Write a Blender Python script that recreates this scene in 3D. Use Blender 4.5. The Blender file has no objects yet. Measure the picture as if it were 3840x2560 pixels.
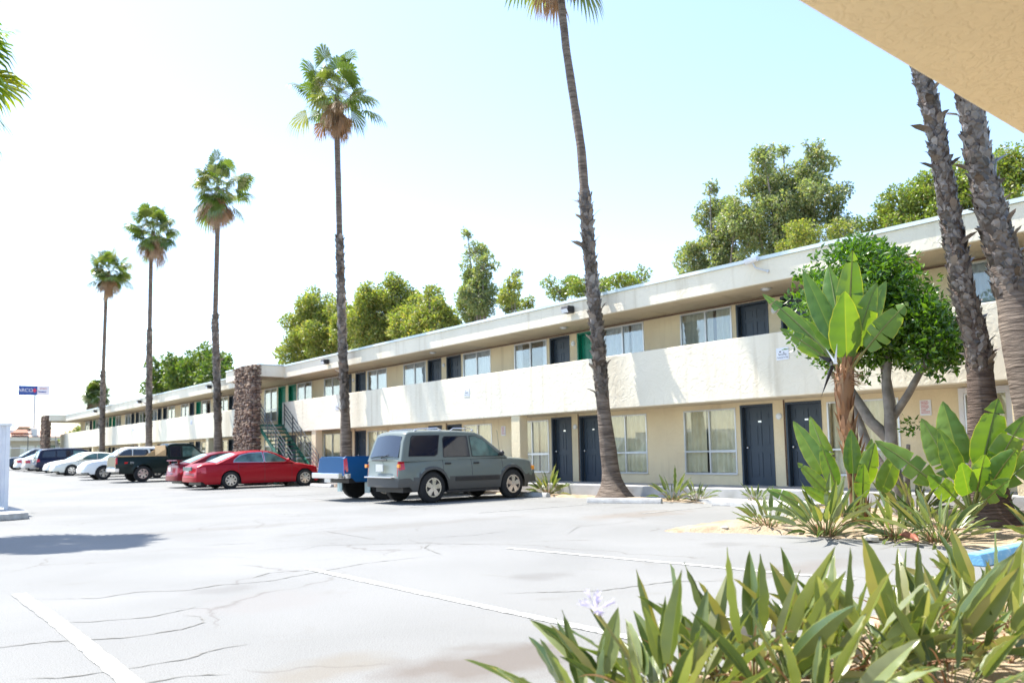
import bpy, bmesh, math, random
from mathutils import Vector, Matrix
rad = math.radians
random.seed(11)
SC = bpy.context.scene
COL = SC.collection

# ------------------------------------------------------------------ camera
YAW, PITCH, ROLL = 0.681449, 0.0838567, -0.0189025
fw = Vector((math.sin(YAW)*math.cos(PITCH), math.cos(YAW)*math.cos(PITCH), math.sin(PITCH)))
rt = fw.cross(Vector((0, 0, 1))).normalized()
up = rt.cross(fw)
rt2 = rt*math.cos(ROLL)+up*math.sin(ROLL)
up2 = -rt*math.sin(ROLL)+up*math.cos(ROLL)
cd = bpy.data.cameras.new('camera')
cam = bpy.data.objects.new('camera', cd)
COL.objects.link(cam)
M = Matrix((rt2, up2, -fw)).transposed().to_4x4()
M.translation = Vector((0, 0, 1.2))
cam.matrix_world = M
cd.sensor_width = 36
cd.lens = 3074.75/3840*36
cd.shift_y = 155.75/3840
cd.clip_start = 0.05
cd.clip_end = 3000
cd.dof.use_dof = True
cd.dof.focus_distance = 9.0
cd.dof.aperture_fstop = 2.0
SC.camera = cam

# ------------------------------------------------------------------ sky, sun, exposure
SUN = Vector((-0.16, 0.50, 1.0)).normalized()
elev = math.asin(SUN.z)
w = bpy.data.worlds.new('World')
SC.world = w
w.use_nodes = True
wt = w.node_tree
bg = wt.nodes['Background']
sk = wt.nodes.new('ShaderNodeTexSky')
sk.sky_type = 'NISHITA'
sk.sun_disc = False
sk.sun_elevation = elev
sk.sun_rotation = math.atan2(SUN.x, SUN.y)
sk.altitude = 0
sk.air_density = 1.0
sk.dust_density = 0.8
sk.ozone_density = 0.7
wt.links.new(sk.outputs[0], bg.inputs[0])
bg.inputs[1].default_value = 0.108
sl = bpy.data.lights.new('sun', 'SUN')
sl.energy = 3.2
sl.angle = rad(0.5)
sl.color = (1, 0.95, 0.86)
so = bpy.data.objects.new('sun', sl)
COL.objects.link(so)
so.rotation_euler = (-SUN).to_track_quat('-Z', 'Y').to_euler()
SC.view_settings.view_transform = 'Standard'
SC.view_settings.look = 'None'
SC.view_settings.exposure = 1.85
SC.view_settings.gamma = 1


# ------------------------------------------------------------------ helpers
def gz(Y):
    return min(0.6, max(0.0, (Y-38)*0.0117))


class MB:
    def __init__(s):
        s.v = []; s.f = []; s.mi = []; s.uv = {}
        s.m = None

    def add(s, vs, fs, mi=0):
        b = len(s.v)
        s.v.extend([tuple(s.m @ Vector(p)) if s.m else tuple(p) for p in vs])
        for f in fs:
            s.f.append(tuple(b+i for i in f)); s.mi.append(mi)
        return b

    def box(s, x0, x1, y0, y1, z0, z1, mi=0):
        s.add([(x0, y0, z0), (x1, y0, z0), (x1, y1, z0), (x0, y1, z0), (x0, y0, z1), (x1, y0, z1), (x1, y1, z1), (x0, y1, z1)],
              [(0, 3, 2, 1), (4, 5, 6, 7), (0, 1, 5, 4), (1, 2, 6, 5), (2, 3, 7, 6), (3, 0, 4, 7)], mi)

    def prism(s, pts, h0, h1, axis='z', mi=0):
        n = len(pts)
        def P(a, b, h):
            return (a, b, h) if axis == 'z' else ((a, h, b) if axis == 'y' else (h, a, b))
        vs = [P(a, b, h0) for a, b in pts]+[P(a, b, h1) for a, b in pts]
        fs = [tuple(range(n))[::-1], tuple(range(n, 2*n))]+[(i, (i+1) % n, n+(i+1) % n, n+i) for i in range(n)]
        s.add(vs, fs, mi)

    def tube(s, path, radii, n=8, mi=0, caps=True):
        path = [Vector(p) for p in path]
        if not hasattr(radii, '__len__'): radii = [radii]*len(path)
        vs = []; fs = []
        t0 = (path[1]-path[0]).normalized()
        a = t0.orthogonal().normalized()
        for i, p in enumerate(path):
            t = (path[min(i+1, len(path)-1)]-path[max(i-1, 0)]).normalized()
            a = (a-t*a.dot(t)).normalized(); b = t.cross(a)
            for j in range(n):
                th = 2*math.pi*j/n
                vs.append(p+(a*math.cos(th)+b*math.sin(th))*radii[i])
        for i in range(len(path)-1):
            for j in range(n):
                k = (j+1) % n
                fs.append((i*n+j, i*n+k, (i+1)*n+k, (i+1)*n+j))
        if caps:
            fs.append(tuple(range(n))[::-1]); fs.append(tuple(range((len(path)-1)*n, len(path)*n)))
        s.add(vs, fs, mi)

    def ball(s, c, r, n=8, mi=0, sz=(1, 1, 1)):
        vs = []; fs = []; m = n//2
        for i in range(m+1):
            ph = math.pi*i/m
            for j in range(n):
                th = 2*math.pi*j/n
                vs.append((c[0]+r*sz[0]*math.sin(ph)*math.cos(th), c[1]+r*sz[1]*math.sin(ph)*math.sin(th), c[2]+r*sz[2]*math.cos(ph)))
        for i in range(m):
            for j in range(n):
                k = (j+1) % n
                fs.append((i*n+j, (i+1)*n+j, (i+1)*n+k, i*n+k))
        s.add(vs, fs, mi)

    def build(s, name, mats, parent=None, smooth=None, bevel=0, loc=None):
        me = bpy.data.meshes.new(name)
        me.from_pydata(s.v, [], s.f)
        if not isinstance(mats, (list, tuple)): mats = [mats]
        for m in mats: me.materials.append(m)
        me.polygons.foreach_set('material_index', s.mi)
        if s.uv:
            ul = me.uv_layers.new(name='UVMap')
            for lp in me.loops:
                ul.data[lp.index].uv = s.uv.get(lp.vertex_index, (0, 0))
        if smooth is not None:
            me.polygons.foreach_set('use_smooth', [True]*len(me.polygons))
            if smooth < 179: me.set_sharp_from_angle(angle=rad(smooth))
        o = bpy.data.objects.new(name, me)
        COL.objects.link(o)
        if parent: o.parent = parent
        if loc: o.location = loc
        if bevel:
            b = o.modifiers.new('bevel', 'BEVEL'); b.width = bevel; b.segments = 2; b.limit_method = 'ANGLE'; b.angle_limit = rad(40)
        return o


def tag(o, label=None, cat=None, group=None, kind=None):
    if label: o['label'] = label
    if cat: o['category'] = cat
    if group: o['group'] = group
    if kind: o['kind'] = kind
    return o


def empty(name, loc=(0, 0, 0), rz=0, label=None, cat=None, group=None):
    o = bpy.data.objects.new(name, None)
    o.empty_display_size = 0.2
    COL.objects.link(o); o.location = loc; o.rotation_euler = (0, 0, rz)
    return tag(o, label, cat, group)


# ------------------------------------------------------------------ materials
def nd(t, typ, **k):
    n = t.nodes.new('ShaderNode'+typ)
    for a, b in k.items(): setattr(n, a, b)
    return n


def mat(name, c1, c2=None, scale=3.0, rough=0.7, metal=0.0, bump=0.0, bscale=30.0, detail=4.0, coat=0.0, spec=0.5, stretch=(1, 1, 1), lo=0.35, hi=0.65, bdist=0.02):
    m = bpy.data.materials.new(name); m.use_nodes = True
    t = m.node_tree; b = t.nodes['Principled BSDF']
    b.inputs['Base Color'].default_value = (*c1, 1)
    b.inputs['Roughness'].default_value = rough
    b.inputs['Metallic'].default_value = metal
    b.inputs['Coat Weight'].default_value = coat
    b.inputs['Specular IOR Level'].default_value = spec
    tc = nd(t, 'TexCoord'); mp = nd(t, 'Mapping')
    mp.inputs['Scale'].default_value = stretch
    t.links.new(tc.outputs['Object'], mp.inputs[0])
    if c2:
        n = nd(t, 'TexNoise'); n.inputs['Scale'].default_value = scale; n.inputs['Detail'].default_value = detail
        t.links.new(mp.outputs[0], n.inputs['Vector'])
        r = nd(t, 'ValToRGB')
        r.color_ramp.elements[0].position = lo; r.color_ramp.elements[1].position = hi
        r.color_ramp.elements[0].color = (*c1, 1); r.color_ramp.elements[1].color = (*c2, 1)
        t.links.new(n.outputs[0], r.inputs[0]); t.links.new(r.outputs[0], b.inputs['Base Color'])
    if bump:
        n = nd(t, 'TexNoise'); n.inputs['Scale'].default_value = bscale; n.inputs['Detail'].default_value = 5
        t.links.new(mp.outputs[0], n.inputs['Vector'])
        bp = nd(t, 'Bump'); bp.inputs['Strength'].default_value = bump; bp.inputs['Distance'].default_value = bdist
        t.links.new(n.outputs[0], bp.inputs['Height']); t.links.new(bp.outputs[0], b.inputs['Normal'])
    return m


def stucco(name, c1, c2, bs=9.0, strength=0.6, pits=False):
    """trowelled stucco: broad ridged trowel marks over fine grain, faint stains"""
    m = bpy.data.materials.new(name); m.use_nodes = True
    t = m.node_tree; b = t.nodes['Principled BSDF']; b.inputs['Roughness'].default_value = 0.9
    b.inputs['Specular IOR Level'].default_value = 0.2
    tc = nd(t, 'TexCoord')
    n1 = nd(t, 'TexNoise'); n1.inputs['Scale'].default_value = 0.9; n1.inputs['Detail'].default_value = 6
    t.links.new(tc.outputs['Object'], n1.inputs[0])
    r = nd(t, 'ValToRGB'); r.color_ramp.elements[0].position = 0.35; r.color_ramp.elements[1].position = 0.62
    r.color_ramp.elements[0].color = (*c2, 1); r.color_ramp.elements[1].color = (*c1, 1)
    t.links.new(n1.outputs[0], r.inputs[0]); t.links.new(r.outputs[0], b.inputs['Base Color'])
    mp = nd(t, 'Mapping'); mp.inputs['Scale'].default_value = (1, 2.6, 0.22); t.links.new(tc.outputs['Object'], mp.inputs[0])
    sn = nd(t, 'TexNoise'); sn.inputs['Scale'].default_value = 1.6; sn.inputs['Detail'].default_value = 7; t.links.new(mp.outputs[0], sn.inputs[0])
    sr = nd(t, 'ValToRGB'); sr.color_ramp.elements[0].position = 0.56; sr.color_ramp.elements[0].color = (1, 1, 1, 1)
    sr.color_ramp.elements[1].position = 0.76; sr.color_ramp.elements[1].color = (0.62, 0.57, 0.50, 1)
    t.links.new(sn.outputs[0], sr.inputs[0])
    sm = nd(t, 'MixRGB', blend_type='MULTIPLY'); sm.inputs[0].default_value = 0.0 if pits else 0.45
    t.links.new(r.outputs[0], sm.inputs[1]); t.links.new(sr.outputs[0], sm.inputs[2]); t.links.new(sm.outputs[0], b.inputs['Base Color'])
    wv = nd(t, 'TexNoise'); wv.inputs['Scale'].default_value = bs; wv.inputs['Detail'].default_value = 3; wv.inputs['Distortion'].default_value = 1.8
    t.links.new(tc.outputs['Object'], wv.inputs[0])
    r2 = nd(t, 'ValToRGB'); r2.color_ramp.elements[0].position = 0.46; r2.color_ramp.elements[1].position = 0.56
    t.links.new(wv.outputs[0], r2.inputs[0])
    fn = nd(t, 'TexNoise'); fn.inputs['Scale'].default_value = 90; fn.inputs['Detail'].default_value = 3
    t.links.new(tc.outputs['Object'], fn.inputs[0])
    ad = nd(t, 'MixRGB'); ad.inputs[0].default_value = 0.22
    t.links.new(r2.outputs[0], ad.inputs[1]); t.links.new(fn.outputs[0], ad.inputs[2])
    h = ad.outputs[0]
    if pits:
        pn = nd(t, 'TexNoise'); pn.inputs['Scale'].default_value = 34; pn.inputs['Detail'].default_value = 2
        t.links.new(tc.outputs['Object'], pn.inputs[0])
        pm = nd(t, 'TexNoise'); pm.inputs['Scale'].default_value = 3.0; pm.inputs['Distortion'].default_value = 2.0
        t.links.new(tc.outputs['Object'], pm.inputs[0])
        m1 = nd(t, 'Math', operation='MULTIPLY'); t.links.new(pn.outputs[0], m1.inputs[0]); t.links.new(pm.outputs[0], m1.inputs[1])
        r3 = nd(t, 'ValToRGB'); r3.color_ramp.elements[0].position = 0.322; r3.color_ramp.elements[1].position = 0.35
        r3.color_ramp.elements[0].color = (1, 1, 1, 1); r3.color_ramp.elements[1].color = (0, 0, 0, 1)
        t.links.new(m1.outputs[0], r3.inputs[0])
        mx = nd(t, 'MixRGB', blend_type='MULTIPLY'); mx.inputs[0].default_value = 1
        t.links.new(h, mx.inputs[1]); t.links.new(r3.outputs[0], mx.inputs[2]); h = mx.outputs[0]
    bp = nd(t, 'Bump'); bp.inputs['Strength'].default_value = strength; bp.inputs['Distance'].default_value = 0.012
    t.links.new(h, bp.inputs['Height']); t.links.new(bp.outputs[0], b.inputs['Normal'])
    return m


def leafmat(name, cols, rough=0.4, trans=0.35, tcol=None, uv=False, spec=0.5):
    """foliage: a colour per leaf from a ramp, light passing through"""
    m = bpy.data.materials.new(name); m.use_nodes = True
    t = m.node_tree; b = t.nodes['Principled BSDF']; out = t.nodes['Material Output']
    b.inputs['Roughness'].default_value = rough; b.inputs['Specular IOR Level'].default_value = spec
    g = nd(t, 'NewGeometry'); r = nd(t, 'ValToRGB')
    cr = r.color_ramp; n = len(cols)
    while len(cr.elements) < n: cr.elements.new(0.5)
    for i, c in enumerate(cols):
        cr.elements[i].position = i/(n-1); cr.elements[i].color = (*c, 1)
    t.links.new(g.outputs['Random Per Island'], r.inputs[0])
    src = r.outputs[0]
    if uv:
        tc = nd(t, 'TexCoord'); sp = nd(t, 'SeparateXYZ'); t.links.new(tc.outputs['UV'], sp.inputs[0])
        ma = nd(t, 'Math', operation='SUBTRACT'); ma.inputs[1].default_value = 0.5; t.links.new(sp.outputs[0], ma.inputs[0])
        mb = nd(t, 'Math', operation='ABSOLUTE'); t.links.new(ma.outputs[0], mb.inputs[0])
        r2 = nd(t, 'ValToRGB'); e = r2.color_ramp.elements
        e[0].position = 0.0; e[0].color = (0.4, 0.4, 0.4, 1); e[1].position = 0.03; e[1].color = (0, 0, 0, 1)
        k = e.new(0.46); k.color = (0, 0, 0, 1); k = e.new(0.5); k.color = (0.9, 0.9, 0.9, 1)
        t.links.new(mb.outputs[0], r2.inputs[0])
        mx = nd(t, 'MixRGB'); mx.inputs[2].default_value = (0.30, 0.32, 0.05, 1)
        t.links.new(r2.outputs[0], mx.inputs[0]); t.links.new(src, mx.inputs[1])
        wv = nd(t, 'TexWave', bands_direction='Y'); wv.inputs['Scale'].default_value = 16; wv.inputs['Distortion'].default_value = 2.5
        t.links.new(tc.outputs['UV'], wv.inputs[0])
        bp = nd(t, 'Bump'); bp.inputs['Strength'].default_value = 0.10; bp.inputs['Distance'].default_value = 0.006
        t.links.new(wv.outputs[1], bp.inputs['Height']); t.links.new(bp.outputs[0], b.inputs['Normal'])
        nz = nd(t, 'TexNoise'); nz.inputs['Scale'].default_value = 7
        t.links.new(tc.outputs['Object'], nz.inputs[0])
        mz = nd(t, 'MixRGB', blend_type='MULTIPLY'); mz.inputs[0].default_value = 0.5
        t.links.new(mx.outputs[0], mz.inputs[1]); t.links.new(nz.outputs[1], mz.inputs[2])
        hs = nd(t, 'HueSaturation'); hs.inputs['Value'].default_value = 1.35; hs.inputs['Saturation'].default_value = 0.95
        mz.inputs[0].default_value = 0.25
        nr = nd(t, 'RGBToBW'); t.links.new(nz.outputs[0], nr.inputs[0]); t.links.new(nr.outputs[0], mz.inputs[2])
        t.links.new(mz.outputs[0], hs.inputs['Color'])
        src = hs.outputs[0]
    t.links.new(src, b.inputs['Base Color'])
    tr = nd(t, 'BsdfTranslucent'); mu = nd(t, 'MixRGB', blend_type='MULTIPLY'); mu.inputs[0].default_value = 1
    mu.inputs[2].default_value = (*(tcol or (1.5, 1.7, 0.5)), 1)
    t.links.new(src, mu.inputs[1]); t.links.new(mu.outputs[0], tr.inputs[0])
    ms = nd(t, 'MixShader'); ms.inputs[0].default_value = trans
    t.links.new(b.outputs[0], ms.inputs[1]); t.links.new(tr.outputs[0], ms.inputs[2])
    t.links.new(ms.outputs[0], out.inputs[0])
    return m


def glassmat(name, tint=(0.8, 0.9, 0.9), refl=0.12, refl_g=0.6):
    m = bpy.data.materials.new(name); m.use_nodes = True
    t = m.node_tree; out = t.nodes['Material Output']; t.nodes.remove(t.nodes['Principled BSDF'])
    tr = nd(t, 'BsdfTransparent'); tr.inputs[0].default_value = (*tint, 1)
    gl = nd(t, 'BsdfGlossy'); gl.inputs['Roughness'].default_value = 0.015
    lw = nd(t, 'LayerWeight'); lw.inputs[0].default_value = 0.5
    mr = nd(t, 'MapRange'); mr.inputs[3].default_value = refl; mr.inputs[4].default_value = refl_g
    t.links.new(lw.outputs['Facing'], mr.inputs[0])
    ms = nd(t, 'MixShader'); t.links.new(mr.outputs[0], ms.inputs[0])
    t.links.new(tr.outputs[0], ms.inputs[1]); t.links.new(gl.outputs[0], ms.inputs[2])
    t.links.new(ms.outputs[0], out.inputs[0])
    return m


def asphaltmat():
    m = bpy.data.materials.new('asphalt'); m.use_nodes = True
    t = m.node_tree; b = t.nodes['Principled BSDF']; b.inputs['Roughness'].default_value = 0.85
    b.inputs['Specular IOR Level'].default_value = 0.3
    tc = nd(t, 'TexCoord')
    def noise(s, d=4, dist=0.0, dim='3D'):
        n = nd(t, 'TexNoise'); n.inputs['Scale'].default_value = s; n.inputs['Detail'].default_value = d; n.inputs['Distortion'].default_value = dist
        t.links.new(tc.outputs['Object'], n.inputs[0]); return n
    def ramp(src, p0, c0, p1, c1):
        r = nd(t, 'ValToRGB'); e = r.color_ramp.elements
        e[0].position = p0; e[0].color = (*c0, 1); e[1].position = p1; e[1].color = (*c1, 1)
        t.links.new(src, r.inputs[0]); return r.outputs[0]
    def mix(f, a, bb, bt='MIX', v=None):
        x = nd(t, 'MixRGB', blend_type=bt)
        if v is None: t.links.new(f, x.inputs[0])
        else: x.inputs[0].default_value = v
        t.links.new(a, x.inputs[1])
        if isinstance(bb, tuple): x.inputs[2].default_value = (*bb, 1)
        else: t.links.new(bb, x.inputs[2])
        return x.outputs[0]
    base = ramp(noise(0.35, 5, 0.6).outputs[0], 0.35, (0.200, 0.203, 0.200), 0.65, (0.235, 0.238, 0.236))
    fine = ramp(noise(130, 5).outputs[0], 0.34, (0.45, 0.44, 0.42), 0.60, (1.18, 1.18, 1.18))
    c = mix(None, base, fine, 'MULTIPLY', 0.7)
    st = ramp(noise(1.1, 6, 1.5).outputs[0], 0.62, (0, 0, 0), 0.78, (.45, .45, .45))
    c = mix(st, c, (0.15, 0.14, 0.125))
    # dusty and oily patch where cars stop near the front bed
    def blob(cx, cy, sx, sy, col, amt, c):
        mp = nd(t, 'Mapping'); mp.inputs['Location'].default_value = (-cx/sx, -cy/sy, 0); mp.inputs['Scale'].default_value = (1/sx, 1/sy, 0)
        nn = noise(2.2, 5); va = nd(t, 'VectorMath', operation='MULTIPLY_ADD')
        t.links.new(nn.outputs[1], va.inputs[0]); va.inputs[1].default_value = (1.6, 1.6, 0); va.inputs[2].default_value = (-0.8, -0.8, 0)
        t.links.new(tc.outputs['Object'], mp.inputs[0])
        ad = nd(t, 'VectorMath', operation='ADD'); t.links.new(mp.outputs[0], ad.inputs[0]); t.links.new(va.outputs[0], ad.inputs[1])
        ln = nd(t, 'VectorMath', operation='LENGTH'); t.links.new(ad.outputs[0], ln.inputs[0])
        f = ramp(ln.outputs['Value'], 0.45, (amt, amt, amt), 1.0, (0, 0, 0))
        return mix(f, c, col)
    c = blob(2.9, 3.85, 0.75, 0.5, (0.12, 0.10, 0.085), 0.75, c)
    c = blob(2.2, 4.35, 0.5, 0.3, (0.17, 0.15, 0.12), 0.55, c)
    c = blob(7.4, 4.6, 1.1, 0.4, (0.15, 0.13, 0.115), 0.5, c)
    c = blob(11.5, 10.5, 1.6, 0.7, (0.18, 0.15, 0.12), 0.5, c)
    c = blob(2.8, 6.7, 0.7, 0.6, (0.20, 0.19, 0.185), 0.45, c)
    for (ox, oy) in ((13.2, 14.7), (12.9, 12.1), (12.6, 22.6), (12.8, 25.3), (12.4, 28.0), (8.6, 6.4), (5.3, 6.1), (2.7, 7.6)):
        c = blob(ox, oy, 0.4, 0.28, (0.12, 0.115, 0.11), 0.35, c)
    for (ox, oy) in ((7.5, 12.0), (8.2, 20.5), (5.0, 14.0)):
        c = blob(ox, oy, 2.6, 0.5, (0.165, 0.16, 0.15), 0.55, c)
    # hairline cracks
    vo = nd(t, 'TexVoronoi', feature='DISTANCE_TO_EDGE'); vo.inputs['Scale'].default_value = 0.33
    dn = noise(1.3, 5); vm = nd(t, 'VectorMath', operation='MULTIPLY_ADD'); vm.inputs[1].default_value = (0.9, 0.9, 0)
    t.links.new(dn.outputs[1], vm.inputs[0]); t.links.new(tc.outputs['Object'], vm.inputs[2]); t.links.new(vm.outputs[0], vo.inputs[0])
    ck = ramp(vo.outputs[0], 0.0, (1, 1, 1), 0.006, (0, 0, 0))
    gate = ramp(noise(0.5, 2).outputs[0], 0.5, (0, 0, 0), 0.56, (0.6, 0.6, 0.6))
    ck2 = mix(None, ck, gate, 'MULTIPLY', 1.0)
    c = mix(ck2, c, (0.11, 0.10, 0.09))
    t.links.new(c, b.inputs['Base Color'])
    bp = nd(t, 'Bump'); bp.inputs['Strength'].default_value = 0.3; bp.inputs['Distance'].default_value = 0.004
    t.links.new(noise(140, 3).outputs[0], bp.inputs['Height']); t.links.new(bp.outputs[0], b.inputs['Normal'])
    return m


def paintmat(name, col, wear=0.5):
    """road paint with worn gaps through which the asphalt shows"""
    m = bpy.data.materials.new(name); m.use_nodes = True
    t = m.node_tree; b = t.nodes['Principled BSDF']; b.inputs['Roughness'].default_value = 0.7
    tc = nd(t, 'TexCoord'); n = nd(t, 'TexNoise'); n.inputs['Scale'].default_value = 22; n.inputs['Detail'].default_value = 6
    t.links.new(tc.outputs['Object'], n.inputs[0])
    r = nd(t, 'ValToRGB'); e = r.color_ramp.elements
    e[0].position = wear-0.1; e[0].color = (*col, 1); e[1].position = wear+0.06; e[1].color = (0.20, 0.205, 0.20, 1)
    t.links.new(n.outputs[0], r.inputs[0]); t.links.new(r.outputs[0], b.inputs['Base Color'])
    return m


M_white_st = stucco('white_stucco', (0.83, 0.76, 0.62), (0.78, 0.71, 0.57), 4, 0.36)
M_tan_st = stucco('tan_stucco', (0.80, 0.68, 0.46), (0.74, 0.62, 0.42), 9, 0.45)
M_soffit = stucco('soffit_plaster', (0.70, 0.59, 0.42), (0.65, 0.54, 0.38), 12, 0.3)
M_canopy = stucco('canopy_stucco', (0.92, 0.745, 0.47), (0.885, 0.715, 0.445), 11, 0.5, True)
M_trimblue = mat('pale_blue_metal', (0.60, 0.72, 0.74), (0.74, 0.78, 0.79), 0.8, 0.4)
M_roof = mat('roof_gravel', (0.45, 0.44, 0.42), (0.35, 0.34, 0.33), 3)
M_slab = mat('concrete_walk', (0.46, 0.46, 0.46), (0.34, 0.34, 0.33), 2.2, 0.85, bump=0.3, bscale=60)
M_conc = mat('concrete', (0.50, 0.50, 0.49), (0.36, 0.35, 0.34), 6, 0.85, bump=0.4, bscale=60)
M_bluepaint = mat('worn_blue_paint', (0.16, 0.40, 0.64), (0.36, 0.54, 0.68), 9, 0.6, bump=0.3, bscale=50, lo=0.55, hi=0.72)
M_sand = mat('sandy_soil', (0.43, 0.34, 0.235), (0.27, 0.20, 0.13), 3.0, 0.95, bump=1.0, bscale=26, bdist=0.04, detail=8)
M_asph = asphaltmat()
M_line = paintmat('line_paint', (0.60, 0.60, 0.57), 0.54)
M_line2 = paintmat('faded_line_paint', (0.42, 0.42, 0.40), 0.47)
M_bluemark = paintmat('faded_blue_marking', (0.28, 0.32, 0.36), 0.42)
M_crack = mat('crack_filler', (0.14, 0.135, 0.12), (0.205, 0.205, 0.195), 14, 0.9)
M_slate = mat('slate_blue_door_paint', (0.032, 0.050, 0.074), (0.040, 0.058, 0.084), 2, 0.45)
M_green = mat('green_door_paint', (0.0, 0.20, 0.12), (0.005, 0.24, 0.15), 2, 0.4)
M_alu = mat('aluminium_frame', (0.62, 0.63, 0.65), None, rough=0.35, metal=0.6)
M_metal = mat('brushed_steel', (0.75, 0.75, 0.75), None, rough=0.25, metal=1)
M_curtain = mat('cream_curtain', (0.80, 0.76, 0.60), (0.72, 0.68, 0.53), 5, 0.9)
M_curtwhite = mat('white_curtain', (0.82, 0.82, 0.80), (0.72, 0.73, 0.74), 5, 0.9)
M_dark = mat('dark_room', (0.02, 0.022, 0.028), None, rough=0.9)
M_glass = glassmat('window_glass', (0.96, 0.97, 0.95), 0.04, 0.24)
M_glass_up = glassmat('reflective_window_glass', (0.86, 0.90, 0.93), 0.06, 0.40)
M_rust = mat('brown_pipe', (0.16, 0.09, 0.06), None, rough=0.7)
M_lamp = mat('milky_lamp_glass', (0.8, 0.82, 0.85), None, rough=0.3)
M_black = mat('black_plastic', (0.02, 0.02, 0.022), None, rough=0.5)
M_iron = mat('black_iron', (0.03, 0.032, 0.035), (0.10, 0.11, 0.12), 12, 0.4)
M_gstair = mat('dark_green_paint', (0.004, 0.10, 0.062), (0.02, 0.16, 0.11), 7, 0.4)
M_white = mat('white_paint', (0.8, 0.81, 0.84), (0.72, 0.73, 0.78), 3, 0.5)
M_red = mat('red_paint', (0.45, 0.02, 0.02), None, rough=0.4)
M_stone = leafmat('rough_fieldstone', [(0.10, 0.065, 0.05), (0.19, 0.125, 0.09), (0.34, 0.25, 0.18), (0.14, 0.10, 0.085), (0.27, 0.17, 0.11)], 0.8, 0.0)
M_mortar = mat('dark_mortar', (0.075, 0.055, 0.045), None, rough=0.95)
M_boot = leafmat('palm_boots', [(0.022, 0.016, 0.013), (0.10, 0.08, 0.065), (0.19, 0.16, 0.14), (0.04, 0.028, 0.022), (0.12, 0.09, 0.07), (0.26, 0.23, 0.21)], 0.35, 0.05, (1, 1, 1))
M_trunk = mat('ringed_palm_trunk', (0.075, 0.052, 0.038), (0.20, 0.155, 0.12), 3.0, 0.85, bump=1.0, bscale=4.0, stretch=(1, 1, 7), bdist=0.03)
M_trunkdark = mat('dark_fibrous_trunk', (0.055, 0.035, 0.026), (0.15, 0.105, 0.08), 4.0, 0.9, bump=1.0, bscale=5.0, stretch=(1, 1, 9), bdist=0.03)
M_fan = leafmat('fan_fronds', [(0.055, 0.10, 0.02), (0.14, 0.19, 0.045), (0.09, 0.14, 0.03), (0.28, 0.27, 0.12)], 0.2, 0.28, spec=0.8)
M_fannear = leafmat('near_fan_fronds', [(0.08, 0.16, 0.012), (0.18, 0.26, 0.015), (0.34, 0.32, 0.02), (0.07, 0.14, 0.015)], 0.35, 0.4, spec=0.5)
M_dead = leafmat('dead_fronds', [(0.20, 0.11, 0.06), (0.36, 0.25, 0.16), (0.28, 0.17, 0.09), (0.44, 0.36, 0.27)], 0.6, 0.25, (1.2, 1, 0.8))
M_bark = mat('grey_bark', (0.17, 0.145, 0.125), (0.28, 0.25, 0.22), 6, 0.85, bump=0.6, bscale=22)
M_shrub = leafmat('glossy_shrub_leaves', [(0.03, 0.08, 0.012), (0.07, 0.15, 0.016), (0.17, 0.29, 0.02), (0.04, 0.10, 0.015), (0.10, 0.20, 0.02)], 0.22, 0.3, spec=0.7)
M_euc = leafmat('grey_green_leaves', [(0.10, 0.145, 0.085), (0.20, 0.25, 0.14), (0.30, 0.31, 0.15), (0.15, 0.20, 0.12), (0.40, 0.33, 0.18)], 0.4, 0.42)
M_olive = leafmat('olive_leaves', [(0.09, 0.15, 0.035), (0.18, 0.25, 0.05), (0.30, 0.34, 0.07), (0.13, 0.18, 0.05), (0.26, 0.20, 0.08)], 0.3, 0.35)
M_yolive = leafmat('yellow_green_leaves', [(0.11, 0.16, 0.05), (0.22, 0.27, 0.07), (0.36, 0.35, 0.10), (0.14, 0.19, 0.06), (0.38, 0.29, 0.11)], 0.4, 0.4)
M_fargreen = leafmat('far_tree_leaves', [(0.04, 0.09, 0.02), (0.12, 0.18, 0.03), (0.2, 0.23, 0.05)], 0.5, 0.3)
M_paddle = leafmat('paddle_leaves', [(0.055, 0.13, 0.025), (0.08, 0.165, 0.03), (0.12, 0.21, 0.035), (0.07, 0.145, 0.03)], 0.3, 0.36, (2.1, 1.9, 0.2), True)
M_strel = leafmat('spear_leaves', [(0.04, 0.075, 0.022), (0.12, 0.16, 0.06), (0.165, 0.205, 0.08), (0.06, 0.10, 0.035), (0.13, 0.17, 0.065), (0.20, 0.23, 0.13), (0.30, 0.26, 0.08)], 0.26, 0.24, (1.6, 1.6, 0.4), True)
M_stalk = leafmat('leaf_stalks', [(0.10, 0.15, 0.035), (0.17, 0.21, 0.06), (0.22, 0.20, 0.06), (0.12, 0.17, 0.05)], 0.45, 0.1)
M_dry = leafmat('dry_leaf_sheaths', [(0.20, 0.085, 0.035), (0.36, 0.20, 0.10), (0.26, 0.13, 0.06), (0.42, 0.30, 0.18)], 0.6, 0.15, (1.2, 1, .8))
M_lilac = leafmat('lilac_petals', [(0.56, 0.54, 0.78), (0.72, 0.69, 0.86), (0.62, 0.58, 0.80)], 0.5, 0.4, (1, 1, 1))
M_rtile = mat('pinkish_roof', (0.42, 0.27, 0.20), (0.52, 0.36, 0.28), 4, 0.8)
M_farwall = mat('cream_wall', (0.56, 0.49, 0.36), (0.50, 0.43, 0.31), 2, 0.8)
M_rock = mat('pale_rock', (0.6, 0.55, 0.46), (0.45, 0.40, 0.33), 12, 0.9)

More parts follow.
